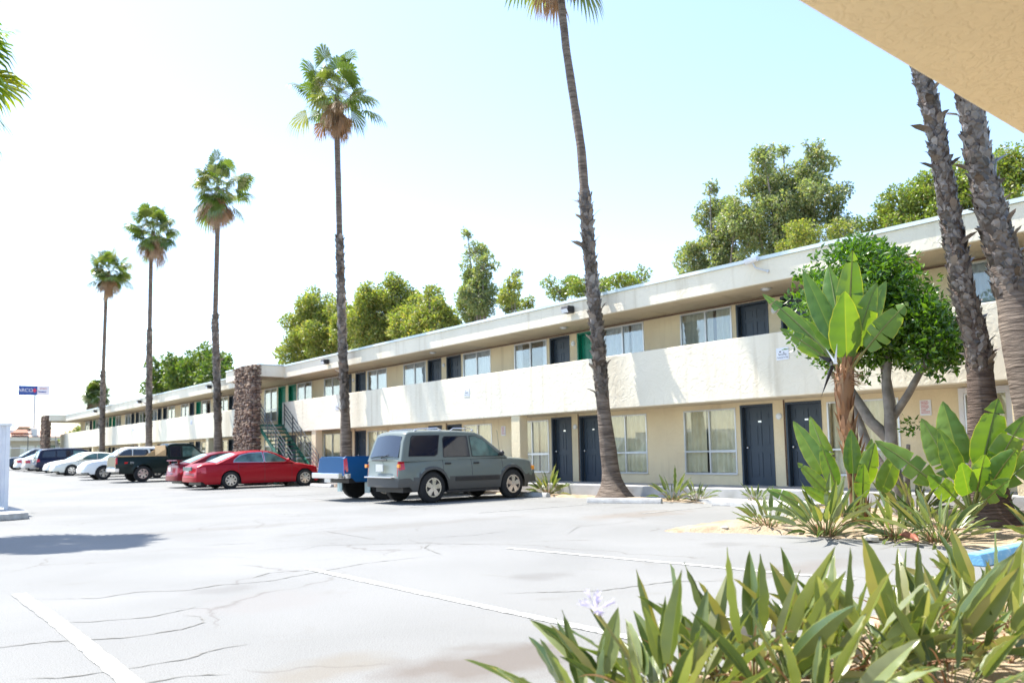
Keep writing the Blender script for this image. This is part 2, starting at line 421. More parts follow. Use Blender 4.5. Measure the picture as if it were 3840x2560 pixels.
# ------------------------------------------------------------------ ground
m = MB()
ys = [-300, -60, -10, 38, 50, 62, 74, 89.3, 140, 400, 1500]
xs = [-600, -60, -10, 0, 10, 15.42, 60, 1200]
for y in ys:
    for x in xs: m.v.append((x, y, gz(y)))
n = len(xs)
for j in range(len(ys)-1):
    for i in range(n-1):
        m.f.append((j*n+i, j*n+i+1, (j+1)*n+i+1, (j+1)*n+i)); m.mi.append(0)
tag(m.build('parking_lot', M_asph), 'pale cracked asphalt parking lot', kind='structure')


def sheet(name, pts, z, mt, label, sub=0.25, bumpy=0.0, drop=None):
    bm = bmesh.new()
    vs = [bm.verts.new((x, y, z)) for x, y in pts]
    f = bm.faces.new(vs)
    if f.normal.z < 0: f.normal_flip()
    me = bpy.data.meshes.new(name); bm.to_mesh(me); bm.free()
    me.materials.append(mt)
    o = bpy.data.objects.new(name, me); COL.objects.link(o)
    return tag(o, label, kind='structure')


def mound(name, pts, z, h, mt, label, step=0.16):
    """soil inside an outline, swelling from the edge inwards, with uneven lumps"""
    xs0, xs1 = min(p[0] for p in pts), max(p[0] for p in pts); y0, y1 = min(p[1] for p in pts), max(p[1] for p in pts)
    def dist(x, y):
        ins = False; d = 1e9; n = len(pts)
        for i in range(n):
            (ax, ay), (bx, by) = pts[i], pts[(i+1) % n]
            if (ay > y) != (by > y) and x < (bx-ax)*(y-ay)/(by-ay)+ax: ins = not ins
            t = max(0, min(1, ((x-ax)*(bx-ax)+(y-ay)*(by-ay))/((bx-ax)**2+(by-ay)**2)))
            d = min(d, math.hypot(x-ax-t*(bx-ax), y-ay-t*(by-ay)))
        return d if ins else -d
    m = MB(); idx = {}
    nx = int((xs1-xs0)/step)+3; ny = int((y1-y0)/step)+3
    rr = random.Random(5)
    for j in range(ny):
        for i in range(nx):
            x = xs0-step+i*step; y = y0-step+j*step; d = dist(x, y)
            if d > -step*1.2:
                zz = z+h*min(1, max(d, 0)/0.5)+(rr.uniform(-.5, .5)*0.03 if d > 0 else 0)
                if d < 0: zz = -0.03
                idx[(i, j)] = len(m.v); m.v.append((x+rr.uniform(-.3, .3)*step, y+rr.uniform(-.3, .3)*step, zz))
    for j in range(ny-1):
        for i in range(nx-1):
            q = [(i, j), (i+1, j), (i+1, j+1), (i, j+1)]
            if all(k in idx for k in q): m.f.append(tuple(idx[k] for k in q)); m.mi.append(0)
    return tag(m.build(name, mt, smooth=180), label, kind='structure')


mound('sandy_bed', [(9.3, 8.1), (9.75, 7.2), (9.95, 6.5), (10.2, 5.3), (10.05, 4.1), (9.9, 3.2), (10.3, -3), (15.38, -3), (15.38, 7.75), (13.0, 7.85), (11.7, 8.2), (10.4, 8.35)], 0.015, 0.07, M_sand, 'sandy planting bed beside the motel with white pebbles')
mound('sandy_strip', [(14.6, 7.9), (15.38, 7.9), (15.38, 36), (14.75, 36), (14.55, 20), (14.72, 14)], 0.012, 0.05, M_sand, 'narrow sandy strip between wheel stops and walkway')
mound('front_bed', [(3.0, 2.75), (2.3, 2.6), (2.0, 1.8), (1.6, -3), (9.2, -3), (9.2, 1.5), (8.0, 2.2), (6.6, 2.95), (5.2, 3.1)], 0.03, 0.06, M_sand, 'sandy planting bed close to the viewer')
m = MB(); m.prism([(13.55, 8.8), (15.38, 8.8), (15.38, 12.2), (15.0, 12.2)], 0.0, 0.082)
tag(m.build('path', M_slab), 'concrete ramp path to the walkway', kind='structure')


def strip(name, a, b, wd, mt, label, z=0.005):
    a = Vector((*a, 0)); b = Vector((*b, 0)); d = (b-a).normalized(); s = Vector((-d.y, d.x, 0))*wd/2
    m = MB(); n = max(2, int((b-a).length/0.12)); rr = random.Random(int(a.x*97+b.y*31))
    for i in range(n+1):
        p = a+(b-a)*i/n
        for sg in (-1, 1):
            q = p+s*sg*(1+rr.uniform(-.12, .12)); m.v.append((q.x, q.y, gz(q.y)+z))
    for i in range(n): m.f.append((2*i, 2*i+1, 2*i+3, 2*i+2)); m.mi.append(0)
    return tag(m.build(name, mt), label, kind='structure')


strip('parking_line', (1.27, 7.0), (1.2, 2.2), 0.115, M_line, 'white parking line nearest the left edge')
strip('parking_line', (1.26, 8.75), (1.27, 7.0), 0.12, M_line2, 'worn end of the leftmost parking line')
strip('parking_line', (3.88, 8.3), (3.95, 3.5), 0.1, M_line, 'white parking line running to the agapanthus')
strip('parking_line', (6.5, 8.15), (7.08, 3.9), 0.1, M_line, 'white parking line behind the spear-leaved plants')
for y in (13.35, 16.0, 18.65, 21.3, 23.9, 29.1, 31.75-1.1, 33.3, 36.0, 38.7):
    strip('parking_line', (9.9, y), (14.2, y+0.05), 0.09, M_line2, 'faded parking line under the row of cars')
strip('parking_line', (11.7, 10.6), (14.0, 10.75), 0.09, M_line2, 'faded parking line before the bare wheel stops')

CR = [[(1.32, 8.3), (1.74, 7.94), (2.12, 8.04), (2.44, 7.79), (2.77, 7.89), (3.23, 7.77), (3.77, 7.97), (4.54, 8.23), (5.55, 8.24)], [(3.2, 8.1), (3.45, 8.31), (3.88, 8.2)],
      [(0.6, 6.5), (0.82, 6.34), (1.1, 6.3), (1.53, 6.05), (1.89, 6.07), (2.08, 6.19), (2.14, 6.45), (2.05, 6.6)], [(1.27, 6.96), (1.5, 6.82), (1.85, 6.7), (2.3, 6.9)],
      [(0.78, 5.37), (0.99, 5.21), (1.27, 5.17), (1.64, 5.16), (1.85, 5.29), (2.06, 5.29)], [(1.2, 4.82), (1.3, 4.78), (1.51, 4.77), (1.7, 4.64)],
      [(4.55, 9.99), (4.97, 10.31), (6.06, 9.5), (6.71, 8.45)], [(6.35, 10.07), (7.17, 9.8), (7.9, 9.93)], [(5.55, 8.24), (5.78, 8.96), (6.15, 9.39)],
      [(4.54, 11.31), (3.75, 11.61)], [(5.98, 12.24), (5.92, 11.13), (5.88, 10.4)], [(4.4, 5.6), (5.1, 5.1), (5.9, 5.0), (6.3, 4.6)], [(8.2, 8.9), (9.1, 9.6), (10.4, 9.5)]]
m = MB(); rr = random.Random(3)
for pl in CR:
    pts = []
    for a, b in zip(pl[:-1], pl[1:]):
        k = max(3, int(math.dist(a, b)/0.05))
        for i in range(k): pts.append((a[0]+(b[0]-a[0])*i/k+rr.uniform(-.012, .012), a[1]+(b[1]-a[1])*i/k+rr.uniform(-.012, .012)))
    pts.append(pl[-1]); b0 = len(m.v)
    for i, p in enumerate(pts):
        q = pts[min(i+1, len(pts)-1)]; r0 = pts[max(i-1, 0)]
        dx, dy = q[0]-r0[0], q[1]-r0[1]; l = math.hypot(dx, dy) or 1
        wd = 0.009*(0.35+rr.random())*min(1, 4*i/len(pts)+.2, 4*(len(pts)-1-i)/len(pts)+.2)
        for sg in (-1, 1): m.v.append((p[0]-dy/l*wd*sg, p[1]+dx/l*wd*sg, 0.004))
    for i in range(len(pts)-1): m.f.append((b0+2*i, b0+2*i+1, b0+2*i+3, b0+2*i+2)); m.mi.append(0)
tag(m.build('asphalt_cracks', M_crack), 'thin dark cracks wandering through the asphalt', kind='structure')

# pebbles in the beds
for (px, py, s) in [(9.95, 5.25, .1), (10.6, 5.6, .07), (11.0, 6.9, .05), (10.1, 6.3, .05), (9.9, 7.4, .06)]:
    m = MB(); m.ball((0, 0, 0), s, 7, sz=(1.3, 0.9, 0.45))
    for i, v in enumerate(m.v): m.v[i] = tuple(c*random.uniform(.85, 1.15) for c in v)
    o = m.build('pebble', M_rock, smooth=50, loc=(px, py, 0.05)); o.rotation_euler = (0, 0, random.random()*6)
    tag(o, 'pale pebble lying on the sand at the edge of the motel bed', 'pebble', 'pale pebbles in the sandy bed')

# ------------------------------------------------------------------ motel
XW, XB, XF = 16.8, 15.4, 15.34
Y0, Y1 = -6.0, 84.2
PER = 6.87; C0 = 10.89
bld = empty('motel_building', (0, 0, 0), 0, 'long two-storey cream stucco motel with a walkway balcony', 'building')
ops_lo, ops_up = [], []      # (y0,y1,z0,z1,kind,greenflag)
greens_up = {(1, 1), (4, 0), (4, 1), (6, 1), (9, 0), (9, 1), (10, 1)}
for k in range(-2, 11):
    c = C0+PER*k
    for fl, lst, zf, zd, zw0, zw1 in ((0, ops_lo, 0.30, 2.22, 0.56, 2.17), (1, ops_up, 2.73, 4.68, 3.0, 4.68)):
        for s in (1, -1):
            a, b = sorted((c+s*0.165, c+s*1.07)); lst.append((a, b, zf, zd, 'door', (k, 0 if s > 0 else 1)))
            a, b = sorted((c+s*1.2, c+s*2.8)); lst.append((a, b, zw0, zw1, 'window', (k, 0 if s > 0 else 1)))
# the last room by the planting bed has a different window with a pale surround
wall = MB()
for lst, zb, zt in ((ops_lo, 0.30, 2.29), (ops_up, 2.62, 4.75)):
    lst = sorted([o for o in lst if o[1] < Y1 and o[0] > Y0])
    y = Y0
    for (a, b, z0, z1, kd, _) in lst:
        wall.box(XW, XW+0.25, y, a, zb, zt)
        wall.box(XW, XW+0.25, a, b, z1, zt)
        if z0 > zb+0.01: wall.box(XW, XW+0.25, a, b, zb, z0)
        y = b
    wall.box(XW, XW+0.25, y, Y1, zb, zt)
wall.box(26.0, 26.2, Y0, Y1, 0, 4.75); wall.box(XW, 26.0, Y1-0.01, Y1+0.15, 0.0, 4.745); wall.box(XW, 26.0, Y0-0.15, Y0+0.01, 0, 4.745)
wall.build('wall', M_tan_st, bld)
m = MB(); m.box(XW+0.75, XW+0.8, Y0+.1, Y1-.1, 0.1, 4.7); m.build('room_shade_panel', M_dark, bld)  # near-black panel behind the curtains paints the unlit depth of the rooms
m = MB(); m.box(XB+0.003, 26.1, Y0, 88.5, -0.3, 0.30); m.build('walkway', M_slab, bld, bevel=0.02)
segs = [(Y0, 35.7), (38.55, Y1)]
m = MB()
for a, b in segs: m.box(XB, XB+0.14, a, b, 2.27, 3.65)
m.build('balcony_wall', M_white_st, bld, bevel=0.02)
m = MB(); m.box(XB+0.142, XW+0.24, Y0+.02, 38.5, 2.292, 2.6); m.box(XB+0.142, XW+0.24, 38.5, Y1, 2.292, 2.6)
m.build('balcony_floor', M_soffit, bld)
# roof: fascia with soffit, and outward bays over the two stairs
m = MB()
m.box(XF, XF+0.1, Y0, 35.35, 4.75, 5.26); m.box(XF, XF+0.1, 39.3, 83.5, 4.75, 5.26)
for a, b in ((35.35, 39.3), (83.5, 88.0)):
    m.box(14.2, XF+0.1, a, a+0.1, 4.78, 5.28); m.box(14.1, 14.2, a, b, 4.78, 5.28); m.box(14.2, XF+0.1, b-0.1, b, 4.78, 5.28)
m.build('fascia', M_white_st, bld, bevel=0.012)
m = MB()
m.box(XF-0.045, XF+0.2, Y0, 35.3, 5.26, 5.335); m.box(XF-0.045, XF+0.2, 39.35, 83.45, 5.26, 5.335)
for a, b in ((35.35, 39.3), (83.5, 88.0)):
    m.box(14.06, XF+0.2, a-0.05, a+0.1, 5.285, 5.34); m.box(14.06, 14.2, a+.1, b, 5.285, 5.34)
m.build('drip_edge', M_trimblue, bld)
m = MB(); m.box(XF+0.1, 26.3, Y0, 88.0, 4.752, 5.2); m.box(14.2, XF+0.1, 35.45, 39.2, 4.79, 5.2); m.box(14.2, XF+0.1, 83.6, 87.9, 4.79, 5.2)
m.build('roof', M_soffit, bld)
for y in (5.3, 18.9, 32.5, 45.8, 59.4, 73.0):
    m = MB(); m.box(XB+0.03, XB+0.33, y-0.2, y+0.2, 0.3, 2.292); m.build('support_post', M_tan_st, bld, bevel=0.01)
for k in range(-1, 6):
    c = C0+PER*k-0.14
    m = MB(); m.tube([(XW-0.02, c, 0.32), (XW-0.02, c, 2.28)], 0.017, 6)
    m.build('conduit', M_rust, bld)
m = MB(); m.box(XW-0.05, XW-0.002, Y0, 83, 4.70, 4.73); m.build('soffit_trim', M_rust, bld)


def add_door(a, b, z0, z1, green):
    mt = M_green if green else M_slate
    m = MB(); x = XW+0.13
    fr = 0.05
    m.box(XW-0.012, XW+0.12, a, a+fr, z0, z1); m.box(XW-0.012, XW+0.12, b-fr, b, z0, z1); m.box(XW-0.012, XW+0.12, a+fr, b-fr, z1-fr, z1)
    f = m.build('door_frame', mt, None)
    d = MB(); ya, yb, h = a+fr, b-fr, z1-fr-z0
    # stiles and rails round six sunk panels
    wd = yb-ya; st = wd*0.15; mid = wd*0.1
    cols = [(ya+st, ya+wd/2-mid/2), (ya+wd/2+mid/2, yb-st)]
    rows = [(0.10, 0.42), (0.50, 0.78), (0.83, 0.94)]
    d.box(x+0.012, x+0.03, ya, yb, z0, z0+h)
    for yy0, yy1 in ((ya, ya+st), (ya+wd/2-mid/2, ya+wd/2+mid/2), (yb-st, yb)): d.box(x, x+0.012, yy0, yy1, z0, z0+h)
    zz = [0]+[q for r in rows for q in r]+[1]
    for i in range(0, len(zz), 2):
        for c0, c1 in cols: d.box(x+0.0015, x+0.012, c0, c1, z0+zz[i]*h, z0+zz[i+1]*h)
    for c0, c1 in cols:
        for r0, r1 in rows: d.box(x+0.004, x+0.012, c0+0.035, c1-0.035, z0+r0*h+0.035, z0+r1*h-0.035)
    do = d.build('door', mt, bld)
    if green: do['label'] = 'green panelled door'
    f.parent = do
    k = MB(); k.ball((x-0.055, yb-0.07, z0+0.48*h), 0.032, 10); k.tube([(x-.05, yb-.07, z0+.48*h), (x, yb-.07, z0+.48*h)], .014, 8)
    k.build('handle', M_metal, do, smooth=60)
    if z0 < 1: p = MB(); p.box(x-0.004, x, (ya+yb)/2-0.045, (ya+yb)/2+0.045, z0+0.80*h, z0+0.82*h); p.build('room_number', M_metal, do)


def curtain(m, y0, y1, z0, z1, x, seed, mi=0):
    rr = random.Random(seed); n = max(6, int((y1-y0)/0.022)); ph = rr.random()*6; b = len(m.v)
    for i in range(n+1):
        y = y0+(y1-y0)*i/n
        t = i*0.022
        dx = 0.048*math.sin(t*38+ph+1.8*math.sin(t*6+ph))+0.014*math.sin(t*19+ph*2)
        m.v.append((x+dx, y, z0)); m.v.append((x+dx*0.6, y+0.01*math.sin(t*9+ph), z1))
    for i in range(n): m.f.append((b+2*i, b+2*i+1, b+2*i+3, b+2*i+2)); m.mi.append(mi)


def add_window(a, b, z0, z1, upper, key):
    rr = random.Random(key[0]*7+key[1]*3+upper*101)
    m = MB(); fr = 0.035; x0, x1 = XW-0.015, XW+0.05
    zr = z0+0.35*(z1-z0); c = (a+b)/2
    m.box(x0, x1, a, a+fr, z0, z1); m.box(x0, x1, b-fr, b, z0, z1)
    m.box(x0, x1, a+fr, b-fr, z0, z0+fr); m.box(x0, x1, a+fr, b-fr, z1-fr, z1)
    m.box(x0+.004, x1-.004, c-0.018, c+0.018, z0+fr, z1-fr)
    m.box(x0+.008, x1-.008, a+fr, c-0.018, zr-0.03, zr+0.03); m.box(x0+.008, x1-.008, c+0.018, b-fr, zr-0.018, zr+0.018)
    m.box(x0-0.02, x0-.001, a-0.01, b+0.01, z0-0.012, z0+0.02)
    wo = m.build('window', M_alu, bld)
    g = MB()
    g.box(XW+0.022, XW+0.027, a+fr, c-0.018, z0+fr, zr-.03); g.box(XW+0.022, XW+0.027, a+fr, c-0.018, zr+.03, z1-fr)
    g.box(XW+0.016, XW+0.021, c+0.018, b-fr, z0+fr, zr-.018); g.box(XW+0.016, XW+0.021, c+0.018, b-fr, zr+.018, z1-fr)
    g.build('pane', M_glass_up if upper else M_glass, wo)
    cu = MB()
    style = rr.random()
    if upper and style < 0.45:
        gp = rr.uniform(0.2, 0.75); w0 = b-a
        curtain(cu, a+.02, a+w0*(1-gp)*rr.uniform(.35, .65), z0, z1, XW+0.13, key[0]+9); curtain(cu, b-w0*(1-gp)*rr.uniform(.35, .6), b-.02, z0, z1, XW+0.13, key[0]+5)
    else:
        sp = rr.uniform(.3, .7); gap = 0.0 if rr.random() < .6 else 0.06
        curtain(cu, a+.01, a+(b-a)*sp-gap/2, z0+0.04, z1, XW+0.12, key[0]*3+key[1]); curtain(cu, a+(b-a)*sp+gap/2, b-.01, z0+.04, z1, XW+0.14, key[0]*5+2)
    cu.build('curtain', M_curtwhite if (upper and rr.random() < .6) else M_curtain, wo, smooth=180)


for lst, up_ in ((ops_lo, 0), (ops_up, 1)):
    for (a, b, z0, z1, kd, key) in lst:
        if b > Y1 or a < Y0: continue
        if kd == 'door':
            add_door(a, b, z0, z1, bool(up_) and key in greens_up)
        else:
            add_window(a, b, z0, z1, up_, key)
# pale surround on the window beside the trimmed-sign wall
m = MB(); a, b = C0-PER+1.2, C0-PER+2.8
m.box(XW-0.03, XW-0.018, a-0.09, a, 0.40, 2.27); m.box(XW-0.03, XW-0.018, b, b+0.09, 0.40, 2.27); m.box(XW-0.03, XW-0.018, a, b, 2.175, 2.27); m.box(XW-0.03, XW-0.018, (a+b)/2-.07, (a+b)/2+.05, 0.56, 2.17)
m.build('window_surround', M_white, bld)

# ------------------------------------------------------------------ things on the building
font_cache = {}


def text(txt, size, loc, rot, mt, parent, ext=0.001, name='lettering', sx=1.0):
    c = bpy.data.curves.new(name, 'FONT'); c.body = txt; c.size = size; c.extrude = ext; c.align_x = 'CENTER'; c.align_y = 'CENTER'
    c.materials.append(mt)
    tmp = bpy.data.objects.new(name, c); COL.objects.link(tmp); bpy.context.view_layer.update()
    me = bpy.data.meshes.new_from_object(tmp.evaluated_get(bpy.context.evaluated_depsgraph_get())); bpy.data.objects.remove(tmp); me.name = name
    o = bpy.data.objects.new(name, me); COL.objects.link(o); o.location = loc; o.rotation_euler = rot; o.scale = (sx, 1, 1); o.parent = parent
    return o


FACE = (rad(90), 0, rad(-90))   # readable from -X


def sign(x, y, z, wd, h, label, group, lines):
    m = MB(); m.box(-0.012, -0.002, -wd/2, wd/2, -h/2, h/2)
    s = m.build('notice_sign', M_white, None, bevel=0.003, loc=(x, y, z)); tag(s, label, 'sign', group)
    for (t, sz, dz, mt) in lines:
        text(t, sz, (-0.0135, 0, dz), FACE, mt, s)
    return s


M_ink = mat('black_ink', (0.03, 0.03, 0.05), None, rough=0.6)
M_bink = mat('blue_ink', (0.04, 0.10, 0.4), None, rough=0.6)
M_rink = mat('red_ink', (0.5, 0.05, 0.05), None, rough=0.6)
SL = [('Security', 0.06, -0.01, M_ink), ('Cameras in Use', 0.042, -0.075, M_ink)]
sg = None
for (y, z, lb) in [(9.83, 3.17, 'white camera notice on the balcony left of the round shrub'), (21.3, 3.13, 'white camera notice on the balcony above the silver-green suv'),
                   (30.3, 3.17, 'white camera notice on the balcony left of the tall palm behind the blue pickup'), (48.4, 3.25, 'white camera notice on the far balcony beyond the stone pier'), (60.8, 3.25, 'farthest white camera notice on the balcony')]:
    s = sign(XB, y, z, 0.30, 0.26, lb, 'camera notices on the balcony', SL)
    c = MB(); c.box(-0.016, -0.0135, 0.03, 0.07, 0.035, 0.06); c.box(-0.016, -0.0135, -0.05, -0.02, 0.02, 0.035); c.build('camera_symbol', M_ink, s)
s = MB(); s.box(-0.012, -0.002, -0.14, 0.14, -0.2, 0.2)
for (y, z, lb) in [(7.55, 1.93, 'white wall notice with red lines right of the shrub'), (21.2, 1.9, 'white wall notice with red lines behind the silver-green suv')]:
    o = s.build('wall_notice', M_white, None, loc=(XW-.003, y, z)); o.scale = (1, .8, .78); tag(o, lb, 'sign', 'red-lined notices on the lower wall')
    l = MB()
    rr = random.Random(4)
    for i in range(9): l.box(-0.015, -0.0125, -0.11 if i > 6 else rr.uniform(-.09, .0), 0.11, 0.15-i*0.036, 0.163-i*0.036)
    l.build('printed_lines', M_rink, o)

names = ['over the palm beside the bare wheel stops', 'above the pickup bed', 'just past the stone pier', 'over the second section of balcony', 'farthest along the roof edge']
for i, y in enumerate((16.25, 30.94, 44.96, 58.65, 71.3)):
    t = empty('floodlight', (XF, y, 5.06), 0, 'dark box floodlight on the roof edge '+names[i], 'floodlight', 'floodlights along the roof edge')
    m = MB(); m.prism([(-0.04, 0.1), (-0.32, 0.1), (-0.36, 0.0), (-0.30, -0.12), (-0.04, -0.14)], -0.17, 0.17, 'y'); m.build('housing', M_black, t, bevel=0.01); t.scale = (.8, .8, .8)
    m = MB(); m.prism([(-0.365, -0.005), (-0.305, -0.128), (-0.31, -0.13), (-0.37, -0.005)], -0.15, 0.15, 'y'); m.build('lens', M_lamp, t)
    m = MB(); m.tube([(-0.05, 0, 0.0), (0.02, 0, 0)], 0.03, 8); m.build('bracket', M_black, t)
t = empty('security_camera', (XF, 10.35, 5.2), 0, 'white security camera on a bent arm at the roof edge', 'camera')
m = MB(); m.tube([(0, -0.3, -0.22), (-0.06, -0.25, -0.2), (-0.1, -0.05, -0.1), (-0.12, 0.0, 0.0)], 0.018, 8); m.ball((-0.01, -0.3, -0.22), 0.04); m.build('arm', M_alu, t, smooth=60)
m = MB(); m.tube([(-0.16, 0.16, 0.05), (-0.12, -0.12, 0.09)], 0.065, 12); m.build('body', M_white, t, smooth=50)
m = MB(); m.tube([(-0.165, 0.175, 0.048), (-0.16, 0.161, 0.05)], 0.05, 12); m.build('lens', M_black, t, smooth=50)
lamp_txt = {(0, 0): 'ground-floor doors left of the shrub', (1, 0): 'ground-floor doors behind the leaning palm', (0, 1): 'upper doors beside the shrub', (1, 1): 'slate and green upper doors', (2, 1): 'upper doors above the suv', (3, 1): 'upper doors above the blue pickup'}
for (k, fl), lb in lamp_txt.items():
    y = C0+PER*k; z = 1.91 if fl == 0 else 4.40
    t = empty('wall_lamp', (XW, y, z), 0, 'small round white wall lamp between the '+lb, 'lamp', 'round lamps between doors')
    m = MB(); m.tube([(-0.03, 0, 0), (0, 0, 0)], 0.075, 16); m.build('base', M_alu, t, smooth=40)
    m = MB(); m.ball((-0.03, 0, 0), 0.06, 12, sz=(0.5, 1, 1)); m.build('globe', M_lamp, t, smooth=60)
for i, y in enumerate((10.5, 17.2, 24.0)):
    t = empty('soffit_lamp', (15.9, y, 4.75), 0, 'flush round ceiling lamp under the roof '+['beside the shrub', 'right of the leaning palm', 'above the suv'][i], 'lamp', 'flush lamps under the roof')
    m = MB(); m.tube([(0, 0, -0.02), (0, 0, 0.0)], 0.12, 16); m.build('base', M_alu, t, smooth=40)
    m = MB(); m.tube([(0, 0, -0.05), (0, 0, -0.02)], [0.07, 0.095], 16); m.build('globe', M_lamp, t, smooth=60)

# ------------------------------------------------------------------ stone piers and stairs
def stone_pier(y, lb):
    x0, x1, y0, y1, zt = 13.85, 14.2, y, y+2.0, 5.35
    t = empty('stone_pier', (x0, y, 0), 0, lb, 'pier', 'rough stone piers at the stairs')
    m = MB(); m.box(0.03, x1-x0-.03, 0.03, 1.97, 0, zt-.04); m.build('core', M_mortar, t)
    m = MB(); rr = random.Random(int(y))
    def stone(c, nrm, tang, w0, h0):
        zv = Vector((0, 0, 1)); d = rr.uniform(0.02, 0.13)
        n = rr.randint(5, 7); pts = []
        for i in range(n):
            a = 2*math.pi*i/n+rr.uniform(-.25, .25)
            pts.append(c+tang*math.cos(a)*w0*rr.uniform(.8, 1.1)+zv*math.sin(a)*h0*rr.uniform(.8, 1.1))
        tilt = Vector((rr.uniform(-.4, .4), rr.uniform(-.4, .4), rr.uniform(-.4, .4)))
        top = [c+(p-c)*rr.uniform(.6, .85)+nrm*(d+(p-c).dot(tilt)*.5) for p in pts]
        vs = [p-nrm*0.02 for p in pts]+top
        m.add(vs, [tuple(range(n, 2*n))]+[(i, (i+1) % n, n+(i+1) % n, n+i) for i in range(n)])
    for (o, nrm, tg, wd) in ((Vector((0, 0, 0)), Vector((-1, 0, 0)), Vector((0, 1, 0)), 2.0), (Vector((0, 0, 0)), Vector((0, -1, 0)), Vector((1, 0, 0)), x1-x0), (Vector((x1-x0, 0, 0)), Vector((1, 0, 0)), Vector((0, 1, 0)), 2.0), (Vector((0, 2, 0)), Vector((0, 1, 0)), Vector((1, 0, 0)), x1-x0)):
        z = 0.06
        while z < zt:
            u = rr.uniform(0, .1)
            while u < wd:
                w0 = rr.uniform(.06, .13); stone(o+tg*min(u+w0*.5, wd)+Vector((0, 0, min(zt, z+rr.uniform(-.03, .03)))), nrm, tg, w0, rr.uniform(.05, .10)); u += w0*1.45
            z += 0.115
    m.build('stonework', M_stone, t)
    return t


stone_pier(35.35, 'tall rough brown fieldstone pier between the palms and the green stair')
stone_pier(83.9, 'distant rough brown fieldstone pier at the far end of the motel')


def staircase(ytop, lb, ground=0.3):
    t = empty('staircase', (14.2, ytop, 0), 0, lb, 'staircase', 'green outdoor stairs')
    n = 13; run = 0.27; rise = (2.64-0.14)/(n+1)
    m = MB(); m.box(0.03, 1.18, 0.0, 2.0, 2.56, 2.64); m.build('landing', M_gstair, t)
    for i in range(n):
        z = 2.64-rise*(i+1); y = -run*(i+1)
        m = MB(); m.prism([(y, z-0.05), (y, z), (y+0.29, z), (y+0.29, z-0.05), (y+0.27, z-0.06), (y+0.02, z-0.06)], 0.06, 1.14, 'x'); m.build('tread', M_gstair, t)
    for x in (0.03, 1.12):
        m = MB(); m.prism([(0.1, 2.42), (0.1, 2.6), (-run*n, 0.32), (-run*n, 0.1)], x, x+0.045, 'x'); m.build('stringer', M_gstair, t)
    for x in (0.02, 1.17):
        m = MB()
        for h in (0.35, 0.55, 0.75, 0.95):
            m.tube([(x, 0.05, 2.64+h), (x, -run*n, 2.64-rise*n+h)], 0.017, 6)
        for q in (0.1, 3.4, 6.7, 10, 13):
            m.tube([(x, -run*q+.02, 2.62-rise*q), (x, -run*q+.02, 2.64-rise*q+0.97)], 0.02, 6)
        m.build('railing', M_iron, t)
    m = MB(); m.tube([(0.25, -1.35, 0), (0.25, -1.35, 1.3)], 0.11, 10); m.build('support_column', M_gstair, t, smooth=40)
    m = MB()
    for h in (0.3, 0.6, 0.95): m.tube([(0.02, 0.05, 2.64+h), (0.02, 1.95, 2.64+h)], 0.017, 6)
    m.build('landing_railing', M_iron, t)
    return t


staircase(35.4, 'dark green open-tread stair with black rails beside the stone pier')
t = staircase(88.0, 'distant green stair beside the far stone pier')
m = MB(); m.box(14.86, 15.02, 34.35, 34.62, 0.3, 1.45)
o = m.build('fire_cabinet', M_red, None, bevel=0.01); tag(o, 'narrow red cabinet standing between the stone pier and the stair', 'cabinet')
m = MB(); m.box(14.85, 14.859, 34.40, 34.57, 0.8, 1.3); m.build('front_glass', M_lamp, o)
o.location = (-0.65, 0.55, 0)
m = MB(); m.box(15.42, 15.62, 84.3, 86, 2.3, 3.6); m.build('stair_parapet', M_tan_st, bld)

# ------------------------------------------------------------------ wheel stops
def stop(x, y, z, rz, L, mt, lb, grp='concrete wheel stops', cap=None):
    m = MB(); m.prism([(-0.09, 0), (0.09, 0), (0.075, 0.06), (0.05, 0.115), (-0.05, 0.115), (-0.075, 0.06)], -L/2, L/2, 'y')
    o = m.build('wheel_stop', mt, None, bevel=0.012, loc=(x, y, z)); o.rotation_euler = (0, 0, rz)
    return tag(o, lb, 'wheel stop', grp)


stop(13.75, 13.0, 0.0, 0.45, 1.75, M_conc, 'concrete wheel stop before the base of the leaning palm')
stop(14.38, 10.35, 0.0, 0.12, 1.2, M_conc, 'concrete wheel stop beside the small plant at the slate doors')
stop(14.42, 17.2, 0.0, 0.0, 1.7, M_conc, 'concrete wheel stop touching the front wheel of the suv')
stop(14.5, 20.4, 0.0, 0.0, 1.7, M_conc, 'concrete wheel stop before the blue pickup')
stop(14.4, 29.6, 0.0, 0.0, 1.8, M_conc, 'concrete wheel stop beside the nose of the near red sedan')
stop(14.5, 32.4, 0.0, 0.0, 1.8, M_conc, 'concrete wheel stop under the nose of the near red sedan')
stop(9.55, 3.52, 0.0, rad(90), 1.8, M_bluepaint, 'chipped light blue painted wheel stop at the edge of the sandy bed', 'concrete wheel stops').scale = (1.2, 1, 1.05)

stop(4.95, 3.3, 0.0, rad(90), 1.3, M_conc, 'concrete wheel stop half hidden behind the front spear leaves')
# ------------------------------------------------------------------ palms
GA = 2.399963


